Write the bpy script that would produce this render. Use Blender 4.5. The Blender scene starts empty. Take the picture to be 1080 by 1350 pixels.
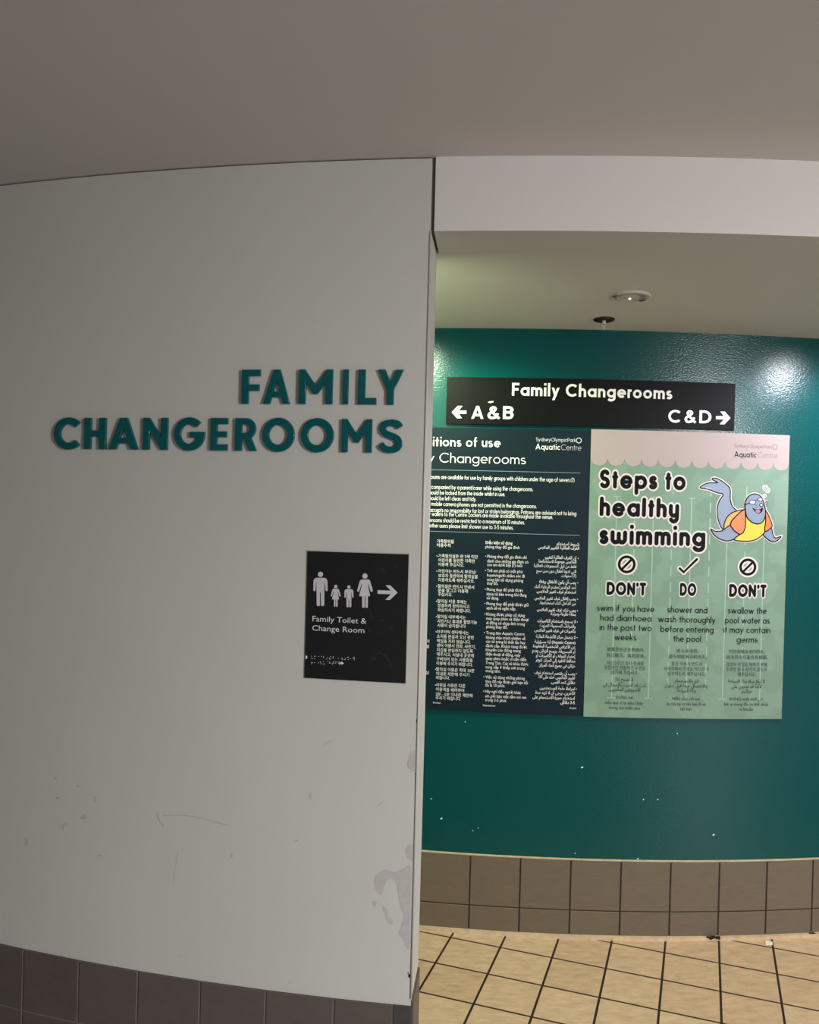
import bpy, math, random
from mathutils import Vector, Matrix
from mathutils.geometry import tessellate_polygon
C = bpy.context.scene.collection
PI = math.pi
random.seed(7)

# ------------------------------------------------------------------ camera, world, lamps, exposure
F_PX, CAM_H = 1120.0, 1.70
ROLL, PITCH = math.radians(1.46), math.radians(0.46)
sc = bpy.context.scene
cd = bpy.data.cameras.new('camera'); cam = bpy.data.objects.new('camera', cd); C.objects.link(cam)
cd.sensor_fit = 'HORIZONTAL'; cd.sensor_width = 36.0; cd.lens = 36.0 * F_PX / 1080.0
cd.clip_start = 0.02
MCAM = Matrix.Rotation(PI / 2 - PITCH, 4, 'X') @ Matrix.Rotation(ROLL, 4, 'Z')
cam.matrix_world = Matrix.Translation((0, 0, CAM_H)) @ MCAM
sc.camera = cam
sc.view_settings.view_transform = 'Standard'; sc.view_settings.look = 'None'
sc.view_settings.exposure = 0.0; sc.view_settings.gamma = 1.0
sc.view_settings.use_curve_mapping = False

w = bpy.data.worlds.new('world'); sc.world = w; w.use_nodes = True
w.node_tree.nodes['Background'].inputs[0].default_value = (0.96, 0.97, 1.0, 1)
w.node_tree.nodes['Background'].inputs[1].default_value = 0.09

def lamp(name, kind, loc, col, power, size=0.1, size_y=None, rot=(0, 0, 0), spread=None):
    l = bpy.data.lights.new(name, kind); l.energy = power; l.color = col
    if kind == 'AREA':
        l.shape = 'RECTANGLE' if size_y else 'DISK'; l.size = size
        if size_y: l.size_y = size_y
        if spread: l.spread = spread
    if kind == 'SPOT': l.shadow_soft_size = size; l.spot_size = math.radians(spread); l.spot_blend = 0.25
    o = bpy.data.objects.new(name, l); C.objects.link(o); o.location = loc; o.rotation_euler = rot
    return o
# corridor downlights (left one behind the pale wall, right one beyond the frame)
lamp('corridor_lamp', 'SPOT', (-0.08, 2.93, 2.39), (0.76, 1.0, 0.58), 46.0, 0.06, spread=166)
lamp('corridor_lamp', 'AREA', (-0.08, 2.93, 2.38), (1.0, 0.97, 0.86), 7.0, 0.14)
lamp('corridor_lamp', 'SPOT', (1.88, 2.88, 2.40), (0.90, 0.96, 1.14), 47.0, 0.06, spread=166)
lamp('corridor_lamp', 'AREA', (1.88, 2.88, 2.39), (1.0, 0.97, 0.98), 8.0, 0.14)
# ceiling panel of the hall behind the viewer, then an added fill
lamp('hall_lamp_and_fill', 'AREA', (4.2, -2.4, 2.64), (0.98, 0.98, 0.99), 540.0, 1.2, 0.6)
lamp('hall_lamp_and_fill', 'AREA', (4.3, -2.8, 2.25), (0.98, 1.0, 1.0), 165.0, 0.9, 0.4, (math.radians(58), 0, math.radians(36)))  # unseen tilted fill, no real fitting, added to brighten bulkhead and pale wall

# ------------------------------------------------------------------ materials
def lin(c):
    return tuple(((v / 255) / 12.92 if v / 255 <= 0.04045 else ((v / 255 + 0.055) / 1.055) ** 2.4) for v in c)
def mat(name, rgb, rough=0.6, metal=0.0, noise=None, bump=None, emit=None, spec=0.5):
    """rgb is an sRGB triple 0-255; noise = (scale, amount); bump = (scale, strength, distance)"""
    m = bpy.data.materials.new(name); m.use_nodes = True
    nt = m.node_tree; b = nt.nodes['Principled BSDF']
    c = lin(rgb) + (1,)
    b.inputs['Base Color'].default_value = c; b.inputs['Roughness'].default_value = rough
    b.inputs['Metallic'].default_value = metal; b.inputs['Specular IOR Level'].default_value = spec
    if emit: b.inputs['Emission Color'].default_value = c; b.inputs['Emission Strength'].default_value = emit
    tc = nt.nodes.new('ShaderNodeTexCoord')
    if noise:
        n = nt.nodes.new('ShaderNodeTexNoise'); n.inputs['Scale'].default_value = noise[0]; n.inputs['Detail'].default_value = 6
        nt.links.new(tc.outputs['Object'], n.inputs['Vector'])
        r = nt.nodes.new('ShaderNodeMapRange'); r.inputs['From Min'].default_value = 0.3; r.inputs['From Max'].default_value = 0.7
        r.inputs['To Min'].default_value = 1 - noise[1]; r.inputs['To Max'].default_value = 1 + noise[1]
        nt.links.new(n.outputs['Fac'], r.inputs['Value'])
        x = nt.nodes.new('ShaderNodeVectorMath'); x.operation = 'SCALE'; x.inputs[0].default_value = c[:3]
        nt.links.new(r.outputs['Result'], x.inputs['Scale']); nt.links.new(x.outputs['Vector'], b.inputs['Base Color'])
    if bump:
        n = nt.nodes.new('ShaderNodeTexNoise'); n.inputs['Scale'].default_value = bump[0]; n.inputs['Detail'].default_value = 3
        nt.links.new(tc.outputs['Object'], n.inputs['Vector'])
        if len(bump) > 3:
            mp = nt.nodes.new('ShaderNodeMapping'); mp.inputs['Scale'].default_value = (1, 1, bump[3])
            nt.links.new(tc.outputs['Object'], mp.inputs['Vector']); nt.links.new(mp.outputs['Vector'], n.inputs['Vector'])
        u = nt.nodes.new('ShaderNodeBump'); u.inputs['Strength'].default_value = bump[1]; u.inputs['Distance'].default_value = bump[2]
        nt.links.new(n.outputs['Fac'], u.inputs['Height']); nt.links.new(u.outputs['Normal'], b.inputs['Normal'])
    return m
def tile_mat(name, rgb, var, streak):
    m = mat(name, rgb, 0.55, noise=None, bump=(140, 0.25, 0.002))
    nt = m.node_tree; b = nt.nodes['Principled BSDF']; c = lin(rgb)
    g = nt.nodes.new('ShaderNodeNewGeometry'); tc = nt.nodes.new('ShaderNodeTexCoord')
    mp = nt.nodes.new('ShaderNodeMapping'); mp.inputs['Scale'].default_value = (1, 1, streak)
    n = nt.nodes.new('ShaderNodeTexNoise'); n.inputs['Scale'].default_value = 26; n.inputs['Detail'].default_value = 8
    nt.links.new(tc.outputs['Object'], mp.inputs['Vector']); nt.links.new(mp.outputs['Vector'], n.inputs['Vector'])
    a = nt.nodes.new('ShaderNodeMath'); a.operation = 'MULTIPLY_ADD'; a.inputs[1].default_value = var; a.inputs[2].default_value = 1 - var / 2 - 0.15
    nt.links.new(g.outputs['Random Per Island'], a.inputs[0])
    s = nt.nodes.new('ShaderNodeMath'); s.operation = 'MULTIPLY_ADD'; s.inputs[1].default_value = 0.3
    nt.links.new(n.outputs['Fac'], s.inputs[0]); nt.links.new(a.outputs[0], s.inputs[2])
    x = nt.nodes.new('ShaderNodeVectorMath'); x.operation = 'SCALE'; x.inputs[0].default_value = c
    nt.links.new(s.outputs[0], x.inputs['Scale']); nt.links.new(x.outputs['Vector'], b.inputs['Base Color'])
    return m
M = {}
M['wall'] = mat('pale_wall_paint', (206, 204, 196), 0.55, noise=(2.2, 0.02), bump=(260, 0.08, 0.001))
M['bulkhead'] = mat('bulkhead_paint', (226, 220, 216), 0.6, bump=(260, 0.05, 0.001))
M['jamb'] = mat('jamb_paint', (196, 192, 183), 0.5)
M['ceiling'] = mat('ceiling_paint', (214, 205, 200), 0.8, noise=(1.1, 0.02))
M['soffit'] = mat('corridor_ceiling_paint', (205, 198, 186), 0.7, noise=(1.3, 0.025))
M['teal'] = mat('teal_gloss_paint', (0, 68, 67), 0.20, bump=(110, 0.22, 0.003, 1.8), spec=0.28)
M['dark_gap'] = mat('dark_joint', (88, 80, 74), 0.8)
M['chip_dark'] = mat('bare_plaster_dark', (30, 27, 25), 0.9)
M['peel'] = mat('peeled_paint', (190, 184, 180), 0.8, noise=(60, 0.05))
M['scuff'] = mat('scuff', (188, 184, 179), 0.8)
M['chip_white'] = mat('paint_fleck', (245, 245, 238), 0.8)
M['tile_back'] = tile_mat('brown_wall_tile', (100, 87, 71), 0.10, 5)
M['tile_front'] = tile_mat('grey_brown_wall_tile', (94, 84, 79), 0.10, 1.5)
M['grout_dark'] = mat('dark_grout', (48, 37, 29), 0.9)
M['grout_pale'] = mat('pale_grout', (122, 112, 106), 0.9)
M['cove'] = mat('cove_strip', (196, 172, 138), 0.6, noise=(40, 0.15))
M['edge_tile'] = mat('charcoal_edge_tile', (72, 68, 66), 0.5, noise=(50, 0.1))
M['letter'] = mat('teal_gloss_acrylic', (0, 88, 92), 0.12)
M['sign_black'] = mat('black_sign', (13, 13, 13), 0.5, spec=0.1)
M['tactile'] = mat('black_tactile_sign', (26, 27, 28), 0.45, spec=0.35)
M['tactile_edge'] = mat('pale_sign_edge', (186, 183, 178), 0.6)
M['smear'] = mat('sign_smear', (44, 46, 46), 0.6)
M['print_white'] = mat('white_print', (232, 226, 222), 0.5)
M['print_silver'] = mat('silver_print', (206, 203, 205), 0.45)
M['navy'] = mat('navy_board', (20, 34, 42), 0.45, spec=0.12)
M['rule'] = mat('thin_rule', (130, 140, 146), 0.5)
M['poster'] = mat('green_poster', (124, 148, 129), 0.5, spec=0.12)
M['poster_head'] = mat('cream_pink_header', (170, 152, 148), 0.5, spec=0.12)
M['lane'] = mat('pale_lane_line', (140, 165, 146), 0.4)
M['poster_white'] = mat('poster_white', (214, 198, 196), 0.5)
M['ink'] = mat('black_ink', (12, 13, 13), 0.5, spec=0.08)
M['ink_green'] = mat('dark_green_ink', (24, 44, 36), 0.4)
M['ink_grey'] = mat('grey_ink', (120, 108, 112), 0.5)
M['seal'] = mat('seal_blue_grey', (112, 126, 150), 0.4)
M['orange'] = mat('orange_print', (214, 106, 34), 0.4)
M['orange_pale'] = mat('pale_orange_print', (216, 146, 62), 0.4)
M['yellow'] = mat('yellow_print', (204, 180, 18), 0.4)
M['pink'] = mat('pink_print', (210, 92, 100), 0.4)
M['fixture'] = mat('off_white_plastic', (190, 182, 170), 0.4)
M['fixture_in'] = mat('grey_lens', (168, 160, 152), 0.25)
M['dark_metal'] = mat('dark_metal', (48, 44, 36), 0.35, metal=0.6)
M['led'] = mat('led_dot', (255, 250, 225), 0.4, emit=2.0)
M['paper'] = mat('paper', (232, 222, 200), 0.8)
M['lint'] = mat('dark_lint', (18, 15, 13), 0.9)

# poster green with a faint mottled print
def mottle(m, rgb2, scale):
    nt = m.node_tree; b = nt.nodes['Principled BSDF']; c1 = b.inputs['Base Color'].default_value[:]
    tc = nt.nodes.new('ShaderNodeTexCoord'); v = nt.nodes.new('ShaderNodeTexVoronoi'); v.inputs['Scale'].default_value = scale
    v.feature = 'SMOOTH_F1'
    n = nt.nodes.new('ShaderNodeTexNoise'); n.inputs['Scale'].default_value = scale
    ad = nt.nodes.new('ShaderNodeVectorMath'); ad.operation = 'ADD'
    sk = nt.nodes.new('ShaderNodeVectorMath'); sk.operation = 'SCALE'; sk.inputs['Scale'].default_value = 0.12
    nt.links.new(tc.outputs['Object'], n.inputs['Vector']); nt.links.new(n.outputs['Color'], sk.inputs[0])
    nt.links.new(tc.outputs['Object'], ad.inputs[0]); nt.links.new(sk.outputs[0], ad.inputs[1]); nt.links.new(ad.outputs[0], v.inputs['Vector'])
    r = nt.nodes.new('ShaderNodeValToRGB'); r.color_ramp.interpolation = 'EASE'
    r.color_ramp.elements[0].position = 0.38; r.color_ramp.elements[0].color = c1
    r.color_ramp.elements[1].position = 0.50; r.color_ramp.elements[1].color = lin(rgb2) + (1,)
    nt.links.new(v.outputs['Distance'], r.inputs['Fac']); nt.links.new(r.outputs['Color'], b.inputs['Base Color'])
mottle(M['poster'], (117, 141, 122), 11)

# floor tiles: 200 mm square tan tiles, dark grout
m = mat('tan_floor_tile', (200, 168, 128), 0.5); M['floor'] = m
nt = m.node_tree; b = nt.nodes['Principled BSDF']
tc = nt.nodes.new('ShaderNodeTexCoord'); psi = math.radians(19.2)
mp = nt.nodes.new('ShaderNodeMapping'); mp.vector_type = 'POINT'
mp.inputs['Rotation'].default_value = (0, 0, psi); mp.inputs['Location'].default_value = (0.1037, -3.2182, 0)
nt.links.new(tc.outputs['Object'], mp.inputs['Vector'])
br = nt.nodes.new('ShaderNodeTexBrick'); br.offset = 0.0; br.squash = 1.0
for k, v in (('Scale', 1.0), ('Mortar Size', 0.0044), ('Mortar Smooth', 0.1), ('Bias', 0.0), ('Brick Width', 0.2), ('Row Height', 0.2)):
    br.inputs[k].default_value = v
br.inputs['Color1'].default_value = lin((196, 163, 126)) + (1,); br.inputs['Color2'].default_value = lin((206, 174, 136)) + (1,)
br.inputs['Mortar'].default_value = lin((42, 28, 19)) + (1,)
nt.links.new(mp.outputs['Vector'], br.inputs['Vector'])
n = nt.nodes.new('ShaderNodeTexNoise'); n.inputs['Scale'].default_value = 20; n.inputs['Detail'].default_value = 9; n.inputs['Roughness'].default_value = 0.65
mp2 = nt.nodes.new('ShaderNodeMapping'); mp2.inputs['Scale'].default_value = (0.8, 2.0, 1); mp2.inputs['Rotation'].default_value = (0, 0, -0.7)
nt.links.new(tc.outputs['Object'], mp2.inputs['Vector']); nt.links.new(mp2.outputs['Vector'], n.inputs['Vector'])
r = nt.nodes.new('ShaderNodeMapRange'); r.inputs['From Min'].default_value = 0.3; r.inputs['From Max'].default_value = 0.7; r.inputs['To Min'].default_value = 0.76; r.inputs['To Max'].default_value = 1.16
nt.links.new(n.outputs['Fac'], r.inputs['Value'])
x = nt.nodes.new('ShaderNodeVectorMath'); x.operation = 'SCALE'
nt.links.new(br.outputs['Color'], x.inputs[0]); nt.links.new(r.outputs['Result'], x.inputs['Scale']); nt.links.new(x.outputs['Vector'], b.inputs['Base Color'])
hgt = nt.nodes.new('ShaderNodeMath'); hgt.operation = 'MULTIPLY_ADD'; hgt.inputs[1].default_value = -1.5
nt.links.new(br.outputs['Fac'], hgt.inputs[0]); nt.links.new(n.outputs['Fac'], hgt.inputs[2])
u = nt.nodes.new('ShaderNodeBump'); u.inputs['Strength'].default_value = 0.35; u.inputs['Distance'].default_value = 0.004
nt.links.new(hgt.outputs[0], u.inputs['Height']); nt.links.new(u.outputs['Normal'], b.inputs['Normal'])

# ------------------------------------------------------------------ mesh helpers
def obj(name, verts, faces, m, parent=None, origin=None, smooth=False, kind=None):
    org = Vector(origin) if origin is not None else (Vector(parent.location) if parent is not None and parent.type == 'EMPTY' else Vector((0, 0, 0)))
    if parent is not None and parent.type != 'EMPTY':
        q = parent; org = Vector((0, 0, 0))
        while q is not None: org += q.location; q = q.parent
    me = bpy.data.meshes.new(name)
    me.from_pydata([Vector(v) - org for v in verts], [], faces); me.materials.append(m); me.update()
    if smooth:
        for p in me.polygons: p.use_smooth = True
    o = bpy.data.objects.new(name, me); C.objects.link(o)
    if parent is not None: o.parent = parent
    elif origin is not None: o.location = org
    if kind: o['kind'] = kind
    return o
def thing(name, label, cat, loc, group=None):
    o = bpy.data.objects.new(name, None); C.objects.link(o); o.location = loc; o.empty_display_size = 0.05
    o['label'] = label; o['category'] = cat
    if group: o['group'] = group
    return o
def tag(o, label, cat, group=None):
    o['label'] = label; o['category'] = cat
    if group: o['group'] = group
    return o

class Cyl:
    """convex wall: a cylinder about the vertical axis through (CX, CY)"""
    def __init__(s, R, cx, cy): s.R, s.cx, s.cy = R, cx, cy
    def P(s, a, z, off=0.0):
        r = s.R + off; ph = a / s.R
        return Vector((s.cx + r * math.sin(ph), s.cy - r * math.cos(ph), z))
    def at(s, px, py, off=0.0):
        d = MCAM.to_3x3() @ Vector(((px - 540) / F_PX, -(py - 675) / F_PX, -1))
        ox, oy = -s.cx, -s.cy; r = s.R + off
        A = d.x ** 2 + d.y ** 2; B = 2 * (ox * d.x + oy * d.y); Cc = ox * ox + oy * oy - r * r
        t = (-B - math.sqrt(B * B - 4 * A * Cc)) / (2 * A)
        return (s.R * math.atan2(ox + d.x * t, -(oy + d.y * t)), CAM_H + d.z * t)
CX, CY = 0.80, 9.07
BACK = Cyl(5.70, CX, CY); FRONT = Cyl(6.73, CX, CY)
TH = 0.18                                                    # thickness of the pale wall
def bent_box(W, a0, a1, z0, z1, o0, o1, step=0.1):
    """a box bent round the wall, from offset o0 (rear) to o1 (face)"""
    n = max(1, int(abs(a1 - a0) / step) + 1); V = []; Fc = []
    for i in range(n + 1):
        a = a0 + (a1 - a0) * i / n
        V += [W.P(a, z0, o1), W.P(a, z1, o1), W.P(a, z1, o0), W.P(a, z0, o0)]
    for i in range(n):
        k = 4 * i
        for j in range(4): Fc.append((k + j, k + 4 + j, k + 4 + (j + 1) % 4, k + (j + 1) % 4))
    Fc.append((0, 1, 2, 3)); k = 4 * n; Fc.append((k + 3, k + 2, k + 1, k))
    return V, Fc
def merge(*parts):
    V = []; Fc = []
    for v, f in parts:
        k = len(V); V += list(v); Fc += [tuple(i + k for i in q) for q in f]
    return V, Fc

# ------------------------------------------------------------------ the setting
ZC, ZB0, ZB1 = 2.675, 2.468, 2.413                           # hall ceiling, corridor ceiling (front, rear)
a_edge = FRONT.at(553.5, 860)[0]                             # end of the pale wall
gap = 0.010
M['hall_floor'] = mat('grey_hall_floor', (132, 128, 124), 0.5, noise=(6, 0.06))
_r = 6.73 - TH / 2; _arc = [(CX + _r * math.sin(-0.93 + 1.86 * i / 60), CY - _r * math.cos(-0.93 + 1.86 * i / 60), 0) for i in range(61)]
obj('floor', _arc + [(CX, CY, 0)], [(i, i + 1, 61) for i in range(60)], M['floor'], kind='structure')
obj('floor_hall', _arc + [(q_[0], -5, 0) for q_ in _arc], [(i, 61 + i, 62 + i, i + 1) for i in range(60)], M['hall_floor'], kind='structure')
obj('ceiling', [(-7, -5, ZC), (-7, 9, ZC), (8, 9, ZC), (8, -5, ZC)], [(0, 1, 2, 3)], M['ceiling'], kind='structure')
obj('wall_back', *bent_box(BACK, -5.2, 5.2, 0, ZC, -0.1, 0, 0.05), M['teal'], smooth=False, kind='structure')
obj('wall_front', *bent_box(FRONT, -6.2, a_edge, 0, ZC - 0.004, -TH, 0, 0.05), M['wall'], kind='structure')
ZR = ZB1 + (ZB0 - ZB1) * (1.03 - TH) / 1.03
_V, _F = bent_box(FRONT, a_edge + gap, 6.2, ZB0, ZC, -TH, 0, 0.05)
_V = [Vector((v.x, v.y, ZR)) if i % 4 == 3 else v for i, v in enumerate(_V)]
_b = obj('wall_bulkhead', _V, _F, M['bulkhead'], kind='structure')
_b.data.materials.append(M['soffit'])
for p in _b.data.polygons:
    if p.normal.z < -0.8: p.material_index = 1
for nm in ('wall_back', 'wall_front', 'wall_bulkhead'):
    for p in bpy.data.objects[nm].data.polygons: p.use_smooth = abs(p.normal.z) < 0.5 and len(p.vertices) == 4
    bpy.data.objects[nm].data.set_sharp_from_angle(angle=0.5)
V, Fc = [], []
N = 90
for i in range(N + 1):
    ph = -0.93 + 1.86 * i / N
    for rho, z in ((5.70, ZB1), (6.73 - TH, ZR), (6.73 - TH, ZR + 0.02), (5.70, ZB0 + 0.02)):
        V.append((CX + rho * math.sin(ph), CY - rho * math.cos(ph), z))
for i in range(N):
    for j in range(4): Fc.append((4 * i + j, 4 * i + (j + 1) % 4, 4 * i + 4 + (j + 1) % 4, 4 * i + 4 + j))
obj('ceiling_corridor', V, Fc, M['soffit'], kind='structure')
# dark joint between wall end and bulkhead, front and underside
obj('trim_1', *merge(bent_box(FRONT, a_edge, a_edge + gap, ZB0 + 0.004, ZC, -TH, -0.006)), M['dark_gap'], kind='structure')
# painted jamb skin and its two corner beads
jf = bent_box(FRONT, a_edge, a_edge + 0.0015, 0.306, ZB0 - 0.002, -TH + 0.002, -0.002)
obj('trim_2', *jf, M['jamb'], kind='structure')
def rod(p, q, r, n=10):
    p, q = Vector(p), Vector(q); d = (q - p).normalized(); u = d.orthogonal().normalized(); v = d.cross(u); V = []; Fc = []
    for c in (p, q):
        for i in range(n): V.append(c + u * (r * math.cos(2 * PI * i / n)) + v * (r * math.sin(2 * PI * i / n)))
    for i in range(n): Fc.append((i, (i + 1) % n, n + (i + 1) % n, n + i))
    Fc.append(tuple(range(n))[::-1]); Fc.append(tuple(range(n, 2 * n)))
    return V, Fc
obj('trim_3', *rod(FRONT.P(a_edge, 0.31, 0), FRONT.P(a_edge, ZB0, 0), 0.003), M['jamb'], smooth=True, kind='structure')
obj('trim_4', *rod(FRONT.P(a_edge, 0.31, -TH), FRONT.P(a_edge, ZB0, -TH), 0.003), M['jamb'], smooth=True, kind='structure')
# thin shadow line where the pale wall meets the ceiling
obj('trim_5', *bent_box(FRONT, -6.2, a_edge, ZC - 0.004, ZC, -TH, -0.012, 0.05), M['dark_gap'], kind='structure')

# tiled skirtings
def tile_box(W, a0, a1, z0, z1, face, ch=0.0018):
    V = []; Fc = []
    for (a, z) in ((a0, z0), (a1, z0), (a1, z1), (a0, z1)): V.append(W.P(a, z, 0.001))
    for (a, z) in ((a0, z0), (a1, z0), (a1, z1), (a0, z1)): V.append(W.P(a, z, face - ch))
    for (a, z) in ((a0 + ch, z0 + ch), (a1 - ch, z0 + ch), (a1 - ch, z1 - ch), (a0 + ch, z1 - ch)): V.append(W.P(a, z, face))
    for L in (0, 4):
        for j in range(4): Fc.append((L + j, L + (j + 1) % 4, L + 4 + (j + 1) % 4, L + 4 + j))
    Fc.append((8, 9, 10, 11))
    return V, Fc
def skirting(name, W, ref, pitch, lo, hi, mt, mg, rows, face, g):
    base = obj(name, *bent_box(W, lo, hi, 0, rows[-1][1] - 0.001, 0, face - 0.003, 0.1), mg, kind='structure')
    parts = []; k0 = int((lo - ref) / pitch) - 1
    for k in range(k0, int((hi - ref) / pitch) + 2):
        for (z0, z1) in rows:
            A, B = max(ref + k * pitch + g / 2, lo), min(ref + (k + 1) * pitch - g / 2, hi)
            if B - A > 0.01: parts.append(tile_box(W, A, B, z0, z1, face))
    t = obj('tile_facing', *merge(*parts), mt, base); t['kind'] = 'structure'
    return base
ref_b = BACK.at(884, 1165, 0.01)[0]; pit_b = (BACK.at(1012, 1165, 0.01)[0] - BACK.at(620.3, 1165, 0.01)[0]) / 6
zb_top = BACK.at(820, 1135.5, 0.01)[1]; zb_mid = BACK.at(820, 1202, 0.01)[1]
skirting('baseboard_back', BACK, ref_b, pit_b, -5.2, 5.2, M['tile_back'], M['grout_dark'], [(0.008, zb_mid - 0.002), (zb_mid + 0.002, zb_top)], 0.010, 0.0055)
ref_f = FRONT.at(104, 1262, 0.008)[0]; pit_f = (FRONT.at(440, 1316, 0.008)[0] - ref_f) / 4
zf_top = FRONT.at(300, 1300, 0.008)[1]
a_end = FRONT.at(518, 1324, 0.008)[0]
skirting('baseboard_front', FRONT, ref_f, pit_f, -6.2, a_end, M['tile_front'], M['grout_pale'], [(0.0, 0.098), (0.102, zf_top)], 0.008, 0.004)
obj('baseboard_end', *merge(bent_box(FRONT, a_end + 0.002, a_edge + 0.004, 0, zf_top, -0.01, 0.008),), M['edge_tile'], kind='structure')
obj('baseboard_jamb', *bent_box(FRONT, a_edge, a_edge + 0.008, 0, 0.302, -TH, -0.001), M['tile_back'], kind='structure')
obj('trim_6', *bent_box(BACK, -5.2, 5.2, 0, 0.012, 0, 0.026), M['cove'], kind='structure')
obj('trim_7', *bent_box(BACK, -5.2, 5.2, zb_top - 0.002, zb_top + 0.003, 0, 0.0085), M['cove'], kind='structure')

# ------------------------------------------------------------------ flat print on a wall: polygons, strokes and lettering
def catmull(pts, closed=True, n=5):
    out = []; L = len(pts)
    rng = range(L) if closed else range(L - 1)
    for i in rng:
        p = [Vector(pts[(i + k - 1) % L] if closed else pts[min(max(i + k - 1, 0), L - 1)]) for k in range(4)]
        for j in range(n):
            t = j / n
            out.append(tuple(0.5 * ((2 * p[1]) + (p[2] - p[0]) * t + (2 * p[0] - 5 * p[1] + 4 * p[2] - p[3]) * t * t + (3 * p[1] - p[0] - 3 * p[2] + p[3]) * t ** 3)))
    if not closed: out.append(tuple(pts[-1]))
    return out
def arc(cx, cy, rx, ry, a0, a1, n=None):
    n = n or max(4, int(abs(a1 - a0) / 14))
    return [(cx + rx * math.cos(math.radians(a0 + (a1 - a0) * i / n)), cy + ry * math.sin(math.radians(a0 + (a1 - a0) * i / n))) for i in range(n + 1)]
def strip(pts, h, closed=False, rnd=False):
    """a polyline of half width h as 2D faces"""
    P = [Vector(p) for p in pts]
    Q = [P[0]]
    for p in P[1:]:
        if (p - Q[-1]).length > 4e-5: Q.append(p)
    P = Q; n = len(P)
    if n < 2: return [], []
    if closed and (P[0] - P[-1]).length < 4e-5: P.pop(); n -= 1
    V = []; Fc = []; X = []
    for i in range(n):
        a = P[i - 1] if (i > 0 or closed) else None; c = P[(i + 1) % n] if (i < n - 1 or closed) else None
        d0 = (P[i] - a).normalized() if a is not None else (c - P[i]).normalized()
        d1 = (c - P[i]).normalized() if c is not None else d0
        n0, n1 = Vector((-d0.y, d0.x)), Vector((-d1.y, d1.x)); m_ = n0 + n1
        m_ = m_.normalized() if m_.length > 1e-6 else n0
        if rnd and m_.dot(n0) < 0.92:
            k = len(X); X.append(arc(P[i].x, P[i].y, h, h, 0, 340, 17))
        m_ = m_ * (h / max(0.92 if rnd else 0.35, m_.dot(n0)))
        V += [tuple(P[i] + m_), tuple(P[i] - m_)]
    for i in range(n if closed else n - 1):
        j = (i + 1) % n; Fc.append((2 * i, 2 * i + 1, 2 * j + 1, 2 * j))
    for disc in X:
        k = len(V); V += disc; Fc.append(tuple(range(k, len(V))))
    if rnd and not closed:
        for e, d in ((0, P[0] - P[1]), (n - 1, P[-1] - P[-2])):
            a0 = math.degrees(math.atan2(d.y, d.x)); k = len(V)
            V += arc(P[e].x, P[e].y, h, h, a0 - 90, a0 + 90, 8); Fc.append(tuple(range(k, len(V))))
    return V, Fc

class Print:
    """collects flat shapes on one wall at one offset; points are metres (along, up) or pixels turned into metres"""
    def __init__(s, W, off): s.W, s.off, s.V, s.F = W, off, [], []
    def px(s, x, y): return s.W.at(x, y, s.off)
    def add(s, V, Fc):
        k = len(s.V); s.V += V; s.F += [tuple(i + k for i in f) for f in Fc]
    def poly(s, pts):
        k = len(s.V); tri = tessellate_polygon([[Vector((p[0], p[1], 0)) for p in pts]])
        s.V += list(pts); s.F += [tuple(i + k for i in t) for t in tri]
    def poly_px(s, pts): s.poly([s.px(*p) for p in pts])
    def line_px(s, pts, wpx, closed=False, rnd=True):
        s.add(*strip([s.px(*p) for p in pts], wpx * 0.003 / 2 * (s.k if hasattr(s, 'k') else 1), closed, rnd))
    def rect(s, a0, a1, z0, z1):
        n = max(1, int((a1 - a0) / 0.08)); V = []; Fc = []
        for i in range(n + 1):
            a = a0 + (a1 - a0) * i / n; V += [(a, z0), (a, z1)]
        for i in range(n): Fc.append((2 * i, 2 * i + 2, 2 * i + 3, 2 * i + 1))
        s.add(V, Fc)
    def build(s, name, m, parent):
        V = [s.W.P(q_[0], q_[1], s.off + (q_[2] * 2e-5 if len(q_) > 2 else 0)) for q_ in s.V]
        # face every polygon to the viewer's side of the wall
        F2 = []
        for f in s.F:
            ar = sum(s.V[f[i]][0] * s.V[f[(i + 1) % len(f)]][1] - s.V[f[(i + 1) % len(f)]][0] * s.V[f[i]][1] for i in range(len(f)))
            F2.append(f if ar > 0 else f[::-1])
        return obj(name, V, F2, m, parent)

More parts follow.
